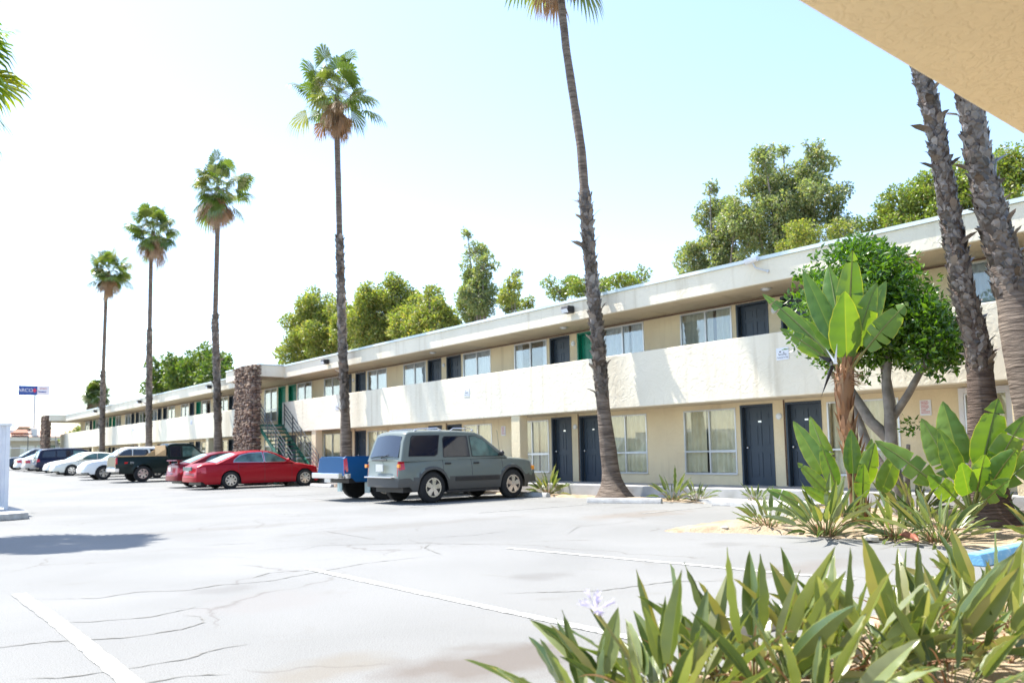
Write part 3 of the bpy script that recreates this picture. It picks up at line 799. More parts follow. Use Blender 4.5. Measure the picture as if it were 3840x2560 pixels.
def fan(m, o, d, pl, R, n, spread, droop, rr, stalk_mi=0):
    """palmate frond: stalk, then a pleated fan whose tips split and hang"""
    d = d.normalized(); zv = Vector((0, 0, 1))
    h = o+d*pl+Vector((0, 0, -0.08*pl*pl))
    s = d.cross(zv)
    s = s.normalized() if s.length > .05 else Vector((1, 0, 0))
    s = (s+zv*rr.uniform(-.9, .9)).normalized(); u = s.cross(d).normalized()
    a = s*0.022
    m.add([o-a, o+a, h+a*.6, h-a*.6], [(0, 1, 2, 3)], stalk_mi)
    b = len(m.v); m.v.append(tuple(h))
    prev = None
    for i in range(n):
        t = -0.5+i/(n-1); an = t*spread
        dl = d*math.cos(an)+s*math.sin(an)
        L = R*(0.72+0.28*math.cos(an))*rr.uniform(.9, 1.08)
        side = (-d*math.sin(an)+s*math.cos(an))
        wv = L*0.80*spread/n*0.5
        pl_ = u*(0.025 if i % 2 else -0.02)
        cup = u*(-0.10*R*(abs(t)*2)**2)
        p1 = h+dl*L*0.6+pl_+cup*.6+zv*(-droop*L*0.16)
        p2 = h+dl*L*0.84+cup+zv*(-droop*L*0.42)
        p3 = h+dl*L*0.98+cup+zv*(-droop*L*0.85)
        k = len(m.v)
        m.v += [tuple(p1-side*wv), tuple(p1+side*wv), tuple(p2-side*wv*.6), tuple(p2+side*wv*.6), tuple(p3)]
        for f in ((b, k, k+1), (k, k+2, k+3, k+1), (k+2, k+4, k+3)): m.f.append(f); m.mi.append(0)


def spine_fn(pts):
    pts = [Vector(p) for p in pts]
    def f(z):
        for a, b in zip(pts[:-1], pts[1:]):
            if z <= b.z or b is pts[-1]:
                t = (z-a.z)/(b.z-a.z); t2 = t
                return a+(b-a)*t2
        return pts[-1]
    return f


def palm(pts, rads, boots, crown_c, lb, grp, seed, nf=46, R=0.85, pl=1.0, skirt=30, skl=1.0, bs=1.0, nb=300, mfan=None, rings=90, flare=1.6, dk=None, name='fan_palm', el0=-40):
    """pts: trunk spine; rads: [(z,r)...]; boots: (z0,z1) zone of cut leaf bases"""
    rr = random.Random(seed); sp = spine_fn(pts)
    base = Vector(pts[0]); top = Vector(pts[-1])
    t = empty(name, tuple(base), 0, lb, 'palm', grp)
    def rad_at(z):
        for (a, ra), (b, rb) in zip(rads[:-1], rads[1:]):
            if z <= b: return ra+(rb-ra)*max(0, (z-a))/(b-a)
        return rads[-1][1]
    m = MB(); path = []; rl = []
    for i in range(rings+1):
        z = base.z-0.1+(top.z-base.z+0.1)*i/rings
        p = sp(max(z, base.z)); p = Vector((p.x, p.y, z))-base
        r = rad_at(z)*(1+(flare-1)*math.exp(-(z-base.z)/0.22))*(1+0.03*math.sin(z*5.1+seed)+rr.uniform(-.02, .02))
        path.append(p); rl.append(r)
    m.tube(path, rl, 14)
    m.build('trunk', M_trunkdark if dk else M_trunk, t, smooth=70)
    if boots:
        m = MB(); zs = boots[0]; i = 0
        while i < nb:
            z = boots[0]+(boots[1]-boots[0])*(i+rr.random())/nb
            th = i*GA+rr.uniform(-.2, .2); r = rad_at(z)*rr.uniform(.86, .97)
            c = sp(z)-base; nrm = Vector((math.cos(th), math.sin(th), 0)); tg = Vector((-nrm.y, nrm.x, 0))
            lean = rr.choice((-1, 1))*rr.uniform(.2, 1.1); zv = Vector((0, 0, 1))
            L = rr.uniform(.13, .26)*bs; wd = rr.uniform(.05, .085)*bs
            out = rr.uniform(.06, .28)
            if rr.random() < .05: out = rr.uniform(.5, 1.0)
            dr = (zv+tg*lean).normalized(); sd = (tg-zv*lean*.9).normalized()
            p = c+nrm*r
            q0 = p; q1 = p+dr*L*.5+nrm*(out*.25*L+.012); q2 = p+dr*L+nrm*(out*L+.01)
            tip = p+dr*L*1.2+nrm*(out*1.5*L)
            def wrap(a, h, o):
                # a: sideways along the surface, h: up, o: outwards
                t2 = th+a/max(r, .08); return sp(min(z+h, top.z))-base+Vector((math.cos(t2), math.sin(t2), 0))*(r+o)+Vector((0, 0, max(0, z+h-top.z)))
            ln = lean*.6; cl, sl_ = math.cos(ln), math.sin(ln)
            def P_(a, h, o): return wrap(a*cl+h*sl_, h*cl-a*sl_, o)
            vs = [P_(-wd, 0, 0), P_(0, 0, .015), P_(wd, 0, 0), P_(-wd*.95, L*.5, out*.3*L+.008), P_(0, L*.5, out*.3*L+.026), P_(wd*.95, L*.5, out*.3*L+.008),
                  P_(-wd*.6, L*.9, out*L+.012), P_(wd*.6, L*.9, out*L+.012), P_(0, L*1.12, out*1.6*L+.012)]
            m.add(vs, [(0, 1, 4, 3), (1, 2, 5, 4), (3, 4, 6), (4, 5, 7), (4, 7, 6), (6, 7, 8)])
            i += 1
        m.build('leaf_bases', M_boot, t)
    if crown_c is None: crown_c = top
    cc = Vector(crown_c)-base
    m = MB()
    nf = int(nf*1.0)
    for i in range(nf):
        el = 82-(82-el0)*((i+.5)/nf)**0.85+rr.uniform(-16, 16)
        az = i*GA+rr.uniform(-.5, .5)
        d = Vector((math.cos(az)*math.cos(rad(el)), math.sin(az)*math.cos(rad(el)), math.sin(rad(el))))
        fan(m, cc+Vector((0, 0, 0.25*math.sin(rad(el)))), d, pl*1.1*rr.uniform(.35, 1.12), R*1.1*rr.uniform(.7, 1.1), 20, rad(rr.uniform(150, 200)), rr.uniform(.25, .75), rr)
    m.build('crown', mfan or M_fan, t)
    if skirt:
        m = MB()
        for i in range(skirt):
            el = -rr.uniform(45, 86); az = i*GA+rr.uniform(-.6, .6)
            d = Vector((math.cos(az)*math.cos(rad(el)), math.sin(az)*math.cos(rad(el)), math.sin(rad(el))))
            fan(m, cc+Vector((0, 0, -rr.uniform(.0, .35))), d, skl*rr.uniform(.2, 1.0), R*rr.uniform(.45, .95), 12, rad(rr.uniform(45, 110)), rr.uniform(.2, 1.0), rr)
        m.build('dead_fronds', M_dead, t)
    return t


G1 = 'row of tall fan palms before the motel'
PX = 14.9
palm([(15.02, 14.55, 0.05), (14.95, 14.75, 2.2), (14.9, 14.87, 4.4), (14.9, 15.08, 6.6), (14.9, 15.26, 9.2), (14.9, 15.75, 12.2), (14.9, 16.1, 15.75)],
     [(0, .30), (.6, .23), (2.4, .17), (2.6, .165), (7.8, .15), (8.0, .15), (8.1, .125), (12, .11), (15, .10)], (2.5, 7.9), None,
     'nearest leaning fan palm of the row, shaggy below and smooth above, crown cut off', G1, 1, nb=420, skl=1.5, bs=.95)
palm([(PX, 28.5, 0.05), (PX, 28.62, 2.8), (PX, 28.82, 5.3), (PX, 29.07, 9.8), (PX, 29.28, 14.1), (PX, 29.3, 15.7)],
     [(0, .27), (2.6, .18), (2.9, .17), (9.6, .15), (9.9, .12), (15.5, .11)], (2.8, 9.8), None,
     'tall fan palm rising behind the blue pickup with an open crown', G1, 2, nb=330, nf=40, R=.8, pl=1.15, skirt=34, el0=-35)
palm([(PX, 42.4, 0.1), (PX, 42.77, 4.6), (PX, 43.22, 8.3), (PX, 42.99, 13.6), (PX, 43.05, 15.6)],
     [(0, .27), (3, .19), (8.3, .17), (8.6, .13), (15.5, .12)], (3.0, 8.6), None,
     'tall fan palm just left of the stone pier', G1, 3, nb=260, nf=50, R=.85, pl=1.1, skirt=46, skl=1.3)
palm([(PX, 55.0, 0.25), (PX, 55.37, 8.3), (PX, 55.36, 14.3), (PX, 54.97, 15.9)],
     [(0, .27), (3, .19), (9.3, .17), (9.6, .13), (15.5, .12)], (3.0, 9.4), None,
     'tall fan palm rising behind the green pickup', G1, 4, nb=220, nf=54, R=.85, pl=.95, skirt=46, skl=1.2)
palm([(PX, 67.3, 0.35), (PX, 67.56, 7.6), (PX, 67.21, 14.1), (PX, 66.6, 15.4)],
     [(0, .26), (3, .19), (7.6, .18), (7.9, .13), (15.5, .12)], (3.0, 7.8), None,
     'farthest tall fan palm of the row, above the white sedans', G1, 5, nb=180, nf=54, R=.85, pl=.95, skirt=46, skl=1.1)
palm([(30.0, 140.0, 0.5), (30.0, 139.9, 11.7)], [(0, .6), (11, .5)], None, None,
     'distant stout fan palm with a thick dead skirt behind the far roof', 'far palms', 6, nf=120, R=1.3, pl=1.0, skirt=220, skl=2.2, dk=True, el0=-50)
palm([(.7, 18.9, 0), (.8, 18.3, 4.5), (.92, 17.8, 8.5)], [(0, .3), (3, .24), (8, .2)], (2.5, 8.0), None,
     'nearby fan palm mostly outside the left edge, only its crown tips showing', 'near palms', 7, nf=42, R=.82, pl=.85, skirt=22, skl=1.0, mfan=M_fannear, nb=60)
palm([(12.25, 4.72, 0.05), (12.1, 4.68, 2.5), (12, 4.80, 3.4), (12, 4.92, 4.7), (12, 5.02, 5.8), (12, 5.2, 6.8), (12, 5.9, 10.3), (12, 6.4, 13.0)],
     [(0, .26), (1.5, .205), (2.1, .175), (2.3, .155), (5, .115), (6.8, .10), (13, .10)], (2.15, 12.6), None,
     'shaggy dark palm trunk behind the paddle-leaved plant, left one of the leaning pair', 'leaning pair of shaggy palms', 8, nb=1700, bs=.62, skirt=20, dk=True)
palm([(12.1, 3.78, 0.05), (12, 3.97, 1.6), (12, 4.06, 2.44), (12, 4.24, 3.64), (12, 4.45, 4.9), (12, 4.53, 5.9), (12, 4.8, 8), (12, 5.2, 12.0)],
     [(0, .33), (1.5, .29), (2.8, .26), (3.0, .22), (4.5, .165), (5.9, .14), (12, .12)], (3.1, 11.6), None,
     'thick palm trunk with bare ringed lower part and shaggy top at the right edge', 'leaning pair of shaggy palms', 9, nb=1350, bs=.74, skirt=20)
# ------------------------------------------------------------------ leafy plants
def blade(m, o, d, pl, L, W, bend, fold, rr, pr=0.012, rows=8, shape='spear', splits=0, wave=0.0, mb_st=None, roll=0.0, nrm_hint=None, curl=0.0, mi=0):
    """one stalked leaf: tapered stalk into mb_st, folded blade with a midrib into m (uv across/along)"""
    st = mb_st or m
    d = d.normalized(); zv = Vector((0, 0, 1)); p = o.copy(); cur = d.copy()
    path = [p.copy()]; n1 = 5
    for i in range(n1):
        cur = (cur+(-zv)*bend*0.10*(i/n1)).normalized(); p = p+cur*pl/n1; path.append(p.copy())
    st.tube(path, [pr*(1.25-0.75*i/n1) for i in range(n1+1)], 5, caps=False)
    sp = [p.copy()]; ds = [cur.copy()]
    for i in range(rows):
        cur = (cur+(-zv)*bend*0.22*(0.3+i/rows)/rows*8*0.35).normalized(); p = p+cur*L/rows; sp.append(p.copy()); ds.append(cur.copy())
    def frame(i):
        t = ds[i]; h = nrm_hint if nrm_hint is not None else zv
        s = t.cross(h)
        s = s.normalized() if s.length > .08 else t.cross(Vector((1, 0.2, 0))).normalized()
        u = s.cross(t).normalized(); a = roll+curl*(i/rows)
        return s*math.cos(a)+u*math.sin(a), u*math.cos(a)-s*math.sin(a)
    def wid(v):
        if shape == 'spear': return W*max(0.015, abs(math.sin(math.pi*min(1, (0.05+0.95*v)**0.66)))**.85)
        return W*1.12*max(0.03, abs(math.sin(math.pi*min(1, (0.05+0.95*v)**0.70)))**0.72)
    segs = []
    if splits and shape != 'spear':
        cuts = sorted(rr.sample(range(2, rows), min(splits, rows-3)))
    else: cuts = []
    for sgn in (-1, 1):
        prev = 0
        for c in cuts+[rows]:
            segs.append((sgn, prev, c)); prev = c
    for sgn, a, c in segs:
        extra = rr.uniform(-.35, .35) if cuts else 0
        gap = 0.5 if cuts else 0
        grid = []
        for i in range(a, c+1):
            v = i/rows; s, u = frame(i); wv = wid(v); row = []
            for q, k in enumerate((0, .5, 1.0)):
                ff = fold+extra*k
                sh = 0.0
                if cuts and k > 0:
                    if i == a and a > 0: sh = 0.35*k
                    if i == c and c < rows: sh = -0.25*k
                pos = sp[i]+s*sgn*wv*k*math.cos(ff)+u*wv*k*math.sin(ff)-u*wv*0.35*k*k*(1 if shape != 'spear' else .2)
                pos = pos+ds[i]*L/rows*sh+u*wave*W*math.sin(i*2.3+sgn+k)*k
                b = len(m.v); m.v.append(tuple(pos)); m.uv[b] = (0.5+0.5*sgn*k, v); row.append(b)
            grid.append(row)
        for i in range(len(grid)-1):
            for k in range(2):
                f = (grid[i][k], grid[i][k+1], grid[i+1][k+1], grid[i+1][k])
                m.f.append(f if sgn > 0 else f[::-1]); m.mi.append(mi)
    if cuts == []:
        return
    # midrib
    st.tube(sp, [pr*.6*(1-.8*i/rows) for i in range(rows+1)], 4, caps=False)


def dirv(az, lean):
    return Vector((math.cos(az)*math.sin(lean), math.sin(az)*math.sin(lean), math.cos(lean)))


def spear_clump(x, y, z, n, h, lb, grp, seed, spread=1.0, r=0.14, dead=4, wd=1.0, name='spear_leaf_plant'):
    rr = random.Random(seed)
    t = empty(name, (x, y, z), rr.random()*0, lb, 'plant', grp)
    m = MB(); s = MB(); dd = MB()
    for i in range(n):
        az = i*GA+rr.uniform(-.4, .4); q = math.sqrt((i+.5)/n)
        lean = rad(5+62*q*spread*rr.uniform(.4, 1.2))
        o = Vector((math.cos(az)*r*q, math.sin(az)*r*q, -.01))
        hh = h*rr.uniform(.66, 1.12)*(1-.15*q)
        L = hh*rr.uniform(.52, .74)
        blade(m, o, dirv(az, lean), hh*.44, L*1.05, L*rr.uniform(.10, .165)*wd, rr.uniform(.1, 1.2)*(0.4+q), rad(rr.uniform(18, 52)), rr, pr=.009*h/.8, mb_st=s, roll=rr.uniform(-1.3, 1.3), nrm_hint=Vector((rr.uniform(-.4, .4), rr.uniform(-.4, .4), 1)), curl=rr.uniform(-.9, .9), wave=.10, rows=10)
    for i in range(dead):
        az = rr.random()*6.28
        blade(dd, Vector((0, 0, 0)), dirv(az, rad(rr.uniform(20, 75))), h*rr.uniform(.2, .5), h*.4, h*.02, 1.6, rad(65), rr, pr=.007, rows=5)
    for i in range(int(n*.7)):
        az = rr.random()*6.28; q = rr.uniform(.6, 1.15)
        o = Vector((math.cos(az)*r*q, math.sin(az)*r*q, -.02)); dd.tube([o, o+dirv(az, rad(rr.uniform(5, 30)))*h*rr.uniform(.08, .2)], [.011, .006], 4)
    m.build('leaves', M_strel, t, smooth=180); s.build('stalks', M_stalk, t, smooth=180)
    if dd.v: dd.build('dry_leaves', M_dry, t, smooth=180)
    return t


GF = 'spear-leaved plants in the front bed'
FG = [(2.36, 2.42, 20, .46, 'lowest spear-leaved clump, farthest left at the bottom edge', 1.3),
      (2.66, 2.36, 24, .58, 'spear-leaved clump just right of the lilac flower', 1.1),
      (2.98, 2.48, 24, .64, 'spear-leaved clump with leaf tips over the white parking line', 1.05),
      (3.36, 2.38, 26, .70, 'spear-leaved clump with the tallest upright leaf', .9),
      (3.12, 1.95, 24, .56, 'low spear-leaved clump cut by the bottom edge below the tallest leaf', 1.2),
      (3.78, 2.22, 28, .66, 'spear-leaved clump right of the tallest leaf', 1.0),
      (4.2, 2.06, 32, .66, 'broad spear-leaved clump in the middle of the front bed', 1.05),
      (3.85, 1.70, 20, .46, 'low spear-leaved clump cut by the bottom edge below the broad clump', 1.25),
      (4.62, 1.93, 26, .56, 'spear-leaved clump with brown stubs at its base on bare sand', 1.05),
      (4.95, 2.45, 20, .52, 'small spear-leaved clump against the grey asphalt behind the stubby one', 1.0),
      (5.35, 1.98, 30, .60, 'spear-leaved clump before the blue wheel stop', 1.1),
      (5.75, 2.25, 26, .60, 'spear-leaved clump at the right edge of the front bed', 1.0)]
for i, (x, y, n, h, lb, spd) in enumerate(FG):
    spear_clump(x, y, 0.06, int(n*1.12), h*.94, lb, GF, 40+i, spread=spd, r=.17, dead=9, wd=.98)
# single placed leaves that stand out from the clumps
m = MB(); s = MB(); rr = random.Random(9)
t = empty('spear_leaf_plant', (2.42, 2.52, 0.05), 0, 'small spear-leaved plant with two long leaves reaching over the asphalt', 'plant', GF)
for az, lean, L in ((2.25, 58, .36), (2.4, 76, .3), (2.6, 64, .3), (1.2, 40, .3), (.3, 30, .3)):
    blade(m, Vector((0, 0, 0)), dirv(az, rad(lean)), .24, L, .05, .35, rad(25), rr, mb_st=s, roll=-.7, rows=10, wave=.04)
m.build('leaves', M_strel, t, smooth=180); s.build('stalks', M_stalk, t, smooth=180)

# lilac flower head
t = empty('lilac_flower', (2.42, 2.20, 0.05), 0, 'single pale lilac agapanthus flower head leaning over the asphalt', 'flower')
m = MB(); top = Vector((-.16, .10, .54)); m.tube([(0, 0, 0), (-.05, .04, .35), top], [.007, .006, .005], 6); m.build('stem', M_stalk, t, smooth=180)
m = MB(); rr = random.Random(2)
for i in range(13):
    d = Vector((rr.uniform(-1, 1), rr.uniform(-1, 1), rr.uniform(-.35, .8))).normalized(); a = top+d*rr.uniform(.03, .05)
    m.tube([top, a], .0018, 3, caps=False)
    for k in range(5):
        an = 2*math.pi*k/5; s0 = d.orthogonal().normalized(); s1 = d.cross(s0); e = s0*math.cos(an)+s1*math.sin(an); sd = d.cross(e)
        m.add([a-sd*.002, a+sd*.002, a+d*.026+e*.006+sd*.004, a+d*.026+e*.006-sd*.004, a+d*.040+e*.016], [(0, 1, 2, 3), (3, 2, 4)])
m.build('petals', M_lilac, t)

GS = 'small spear-leaved plants by the motel'
for i, (x, y, n, h, lb, spd) in enumerate([
        (15.0, 17.0, 34, .72, 'bushy spear-leaved plant at the nose of the suv', 1.2), (14.65, 12.35, 24, .62, 'spear-leaved plant right of the leaning palm, left one of two', 1.0),
        (14.85, 11.8, 24, .50, 'shorter spear-leaved plant right of its twin by the leaning palm', 1.15), (15.1, 10.45, 22, .42, 'little spear-leaved plant before the slate door', 1.3),
        (11.3, 7.45, 10, .30, 'tiny spear-leaved plant near the tip of the sandy bed', 1.5), (10.35, 6.95, 24, .55, 'spear-leaved plant at the left front of the sandy bed', 1.25),
        (10.75, 7.35, 16, .36, 'small spear-leaved plant just left of the tall leaf trunk', 1.4),
        (9.95, 5.85, 46, .80, 'large spear-leaved plant at the foot of the tall leaf trunk', 1.1), (10.3, 5.1, 34, .55, 'wide low spear-leaved plant right in the sandy bed', 1.3),
        (10.15, 4.5, 40, .66, 'spear-leaved plant in front of the big paddle leaves', 1.2), (13.0, 6.1, 26, .75, 'dark spear-leaved plant behind the shrub trunks near the wall', 1.1),
        (11.2, 4.9, 26, .50, 'spear-leaved plant shaded between the palm trunks and paddle leaves', 1.2), (13.6, 5.2, 18, .5, 'spear-leaved plant against the wall behind the palm pair', 1.2),
        (12.4, 6.9, 18, .5, 'spear-leaved plant beneath the round shrub', 1.2), (10.9, 3.6, 24, .6, 'spear-leaved plant at the right edge of the sandy bed', 1.2)]):
    spear_clump(x, y, 0.06, n, h, lb, GS, 70+i, spread=spd, r=.13, dead=3)


def solve_tip(base, tip):
    return Vector(tip)-Vector(base)


# tall bird of paradise with a leaning fibrous trunk
def paddle_plant(name, loc, leaves, lb, grp, seed, trunk=None):
    rr = random.Random(seed); t = empty(name, loc, 0, lb, 'plant', grp); L0 = Vector(loc)
    m = MB(); s = MB()
    for lf in leaves:
        o, tip, wd, plf, spl = lf[:5]
        o = Vector(o)-L0; tip = Vector(tip)-L0; v = tip-o; tot = v.length
        d = (v.normalized()+Vector((0, 0, 1))*0.16).normalized()
        toward = Vector((-.75, -.6, .35))*(1 if len(lf) < 6 else lf[5])
        blade(m, o, d, tot*plf, tot*(1-plf)*1.02, wd*.82, 0.42, rad(rr.uniform(8, 24)), rr, pr=.02*max(.6, tot), rows=14, shape='paddle', splits=(spl if spl else rr.choice((0, 0, 1, 2))), wave=.09, mb_st=s, roll=0, nrm_hint=toward)
    m.build('leaves', M_paddle, t, smooth=180); s.build('stalks', M_stalk, t, smooth=180)
    if trunk:
        tm = MB(); pth = [Vector(p)-L0 for p in trunk]
        tm.tube(pth, [.13, .11, .10, .11, .14, .10][:len(pth)], 10)
        tm.build('trunk', M_dry, t, smooth=180)
        f = MB()
        for i in range(110):
            q = i/110*(len(pth)-1); k = min(int(q), len(pth)-2); c = pth[k]+(pth[k+1]-pth[k])*(q-k)
            az = i*GA; n = Vector((math.cos(az), math.sin(az), 0)); tg = Vector((-n.y, n.x, 0)); p = c+n*.10
            L = rr.uniform(.2, .42); w2 = rr.uniform(.03, .06); o2 = rr.uniform(.01, .08)*(3 if q > len(pth)-1.7 and rr.random() < .5 else 1); lean = tg*rr.uniform(-.12, .12)
            f.add([p-tg*w2, p+tg*w2, p+tg*w2*.7+Vector((0, 0, L))*.6+n*o2*.5+lean*.5, p-tg*w2*.7+Vector((0, 0, L))*.6+n*o2*.5+lean*.5, p+Vector((0, 0, L))+n*o2+lean], [(0, 1, 2, 3), (3, 2, 4)])
        for i in range(70):
            az = rr.random()*6.28; c = pth[-1]+Vector((0, 0, -rr.uniform(0.1, .3))); n = Vector((math.cos(az), math.sin(az), rr.uniform(-.5, .3)))
            f.add([c, c+Vector((0, 0, .02)), c+n*rr.uniform(.15, .34)], [(0, 1, 2)])
        f.build('dry_sheaths', M_dry, t)
    return t


BX, T0 = 11.5, (11.5, 6.28, 2.25)
tall = paddle_plant('bird_of_paradise_tree', (11.4, 6.25, 0.04), [
    (T0, (11.2, 5.93, 3.98), .21, .40, 0), (T0, (11.6, 6.98, 3.93), .19, .34, 0), (T0, (11.9, 6.72, 4.0), .20, .40, 0), (T0, (11.1, 7.42, 3.56), .14, .42, 2),
    (T0, (11.5, 7.20, 3.30), .17, .35, 0), (T0, (11.0, 5.98, 3.38), .26, .22, 0), (T0, (11.4, 5.70, 3.50), .19, .33, 0), (T0, (11.3, 5.22, 3.12), .21, .36, 4),
    (T0, (12.0, 6.3, 3.9), .18, .4, 0), (T0, (11.9, 5.8, 3.6), .17, .4, 0), (T0, (10.9, 7.0, 2.95), .14, .4, 3), (T0, (12.1, 6.9, 3.5), .17, .4, 0)],
    'tall bird of paradise with upright paddle leaves on a leaning rust-brown trunk', 'bird of paradise trees', 21,
    [(11.35, 6.1, 0.0), (11.4, 6.18, .7), (11.45, 6.28, 1.3), (11.5, 6.36, 1.8), (11.5, 6.33, 2.1), (11.5, 6.28, 2.4)])
# its drooping dark flower bracts
m = MB(); c = Vector((-.2, .1, 2.3))
for (a, b) in (((0, 0, 0), (-.12, .12, -.42)), ((0, 0, .05), (-.2, -.12, .02)), ((0, 0, .1), (-.1, .18, .2))):
    a = c+Vector(a); b = c+Vector(b); sd = Vector((.03, -.03, .02)); m.add([a-sd, a+sd, b, a+Vector((-.04, -.02, .05))], [(0, 1, 2), (1, 3, 2), (3, 0, 2)])
m.build('flower_bract', M_black, tall)
m = MB()
for (a, b) in (((-.08, -.1, .05), (-.1, -.16, .34)), ((-.08, -.1, .03), (-.1, -.3, .02)), ((-.05, -.1, .05), (-.08, .04, .3))):
    a = c+Vector(a); b = c+Vector(b); sd = Vector((.018, -.018, .0)); m.add([a-sd, a+sd, b], [(0, 1, 2)])
m.build('flower_petal', M_white, tall)

B2 = (10.9, 6.1, 0.25)
paddle_plant('bird_of_paradise', (11.0, 6.0, 0.04), [
    (B2, (10.9, 6.85, 1.55), .17, .42, 0), (B2, (11.2, 6.75, 1.62), .16, .45, 0), ((11, 6.0, .2), (11.1, 6.05, 1.42), .15, .5, 0), (B2, (10.6, 6.62, .95), .13, .4, 1),
    ((10.9, 5.9, .2), (10.8, 5.55, 1.22), .14, .45, 0), ((10.9, 5.7, .2), (10.9, 5.28, 1.12), .15, .4, 0), ((10.8, 5.8, .2), (10.6, 5.62, .95), .12, .4, 0), (B2, (10.4, 6.45, .62), .1, .4, 0),
    (B2, (10.7, 6.3, 1.22), .14, .4, 0), ((11, 5.9, .2), (11.3, 5.85, 1.28), .13, .45, 0), ((10.7, 6.2, .2), (10.3, 6.95, .55), .1, .5, 0)],
    'low bird of paradise with upright young paddles around the leaning trunk', 'low birds of paradise', 22)
B3 = (11.0, 4.45, 0.3)
paddle_plant('bird_of_paradise', (11.0, 4.45, 0.04), [
    (B3, (10.5, 5.42, 1.22), .19, .42, 2), (B3, (11.0, 5.02, 1.52), .20, .40, 0), (B3, (11.3, 4.86, 1.74), .22, .44, 0), (B3, (10.8, 4.72, 1.38), .16, .42, 0), (B3, (10.9, 4.02, 1.72), .24, .42, 0),
    (B3, (10.9, 3.72, 1.50), .18, .42, 3), (B3, (10.6, 3.75, 1.1), .17, .42, 2), (B3, (11.3, 4.2, 1.3), .18, .4, 0), (B3, (10.4, 4.3, .95), .16, .4, 0), (B3, (10.5, 3.8, .75), .15, .4, 0), (B3, (10.5, 4.75, .8), .15, .4, 0), (B3, (10.6, 4.1, 1.05), .16, .4, 1), (B3, (11.2, 3.5, 1.2), .17, .4, 1)],
    'low bird of paradise with broad yellow-edged paddles before the palm pair', 'low birds of paradise', 23)
m = MB(); rr = random.Random(8)
for (px, py) in ((10.95, 4.5), (11.15, 4.35), (10.85, 4.25), (11.1, 6.05), (10.8, 6.1)):
    pass


# ------------------------------------------------------------------ trees
def leafy(m, c, r, n, ls, rr, shell=0.55, elong=1.6, droop=0.0, sq=(1, 1, 1)):
    """n leaves over a lumpy ball"""
    for i in range(n):
        while True:
            v = Vector((rr.uniform(-1, 1), rr.uniform(-1, 1), rr.uniform(-1, 1)))
            if .05 < v.length < 1: break
        q = v.normalized()*(shell+(1-shell)*rr.random()**.6)*r
        p = Vector((c[0]+q.x*sq[0], c[1]+q.y*sq[1], c[2]+q.z*sq[2]))
        d = (v.normalized()*.6+Vector((rr.uniform(-1, 1), rr.uniform(-1, 1), rr.uniform(-1, 1)-droop))).normalized()
        s = d.orthogonal().normalized(); s = Matrix.Rotation(rr.random()*6.28, 3, d) @ s
        L = ls*rr.uniform(.7, 1.3); wv = L/elong*.5; k = d.cross(s)*wv*.35
        m.add([p, p+d*L*.5+s*wv+k, p+d*L, p+d*L*.5-s*wv+k], [(0, 1, 2, 3)])


def tree(x, y, lobes, ls, nper, mt, lb, grp, seed, trunkr=.2, elong=1.8, droop=0.0, z0=0.0, limbs=True, jit=1.0):
    """lobes: (dx,dy,z,r); each is broken into smaller lumps so the outline is uneven"""
    rr = random.Random(seed); t = empty('tree', (x, y, z0), 0, lb, 'tree', grp)
    m = MB(); tk = MB()
    topz = max(l[2] for l in lobes)
    tk.tube([(0, 0, 0), (rr.uniform(-.2, .2), rr.uniform(-.2, .2), topz*.35), (rr.uniform(-.4, .4), rr.uniform(-.4, .4), topz*.72)], [trunkr, trunkr*.75, trunkr*.45], 9)
    for (dx, dy, z, r) in lobes:
        if limbs: tk.tube([(0, 0, topz*.33), (dx*.5, dy*.5, z*.7), (dx, dy, z+r*.3)], [trunkr*.5, trunkr*.32, trunkr*.1], 6)
        k = max(7, int(14*r**.6))
        for j in range(k):
            v = Vector((rr.gauss(0, 1), rr.gauss(0, 1), rr.gauss(0, 1))).normalized()*r*rr.uniform(.35, .98)
            rs = r*rr.uniform(.20, .42)
            if limbs: tk.tube([(dx, dy, z), (dx+v.x, dy+v.y, z+v.z)], [trunkr*.12, trunkr*.05], 4)
            leafy(m, (dx+v.x, dy+v.y, z+v.z), rs, int(nper*.85*rs*rs), ls, rr, .35, elong, droop, (1, 1, .85))
        leafy(m, (dx, dy, z), r*.75, int(nper*.30*r*r), ls, rr, .3, elong, droop)
    m.build('crown', mt, t); tk.build('trunk', M_bark, t, smooth=60)
    return t


GT = 'trees behind the motel'
# extents measured on a plane 36 m behind: lobes given relative to the trunk
def lobes(X, yc, lst):
    return [(random.uniform(-1, 1)*1.0, y-yc, z, r) for (y, z, r) in lst]


tree(36, 69, lobes(36, 69, [(78.5, 10.2, 2.4), (76.5, 12.5, 2.8), (74.5, 15.0, 2.6), (72.5, 12.0, 3.2), (69.5, 13.0, 3.0)]), .26, 600, M_yolive, 'yellow-green eucalyptus left of the second palm, leftmost of the far clump', GT, 1, .35, z0=0.0)
tree(36, 62, lobes(36, 62, [(66, 12.2, 2.6), (62.5, 13.6, 2.5), (60.5, 14.6, 2.1), (58.5, 12.6, 2.2), (62, 11.0, 2.8), (57, 11.0, 2.0)]), .24, 680, M_yolive, 'tallest yellow-green tree of the far clump with a rounded head', GT, 2, .4, z0=0.0)
tree(36, 54, lobes(36, 54, [(56.5, 13.3, 1.8), (53.5, 13.9, 1.9), (52, 12.5, 1.6), (54.5, 11.8, 2.0)]), .24, 680, M_yolive, 'lower yellow-green tree right of the rounded one', GT, 3, .3, z0=-1.5)
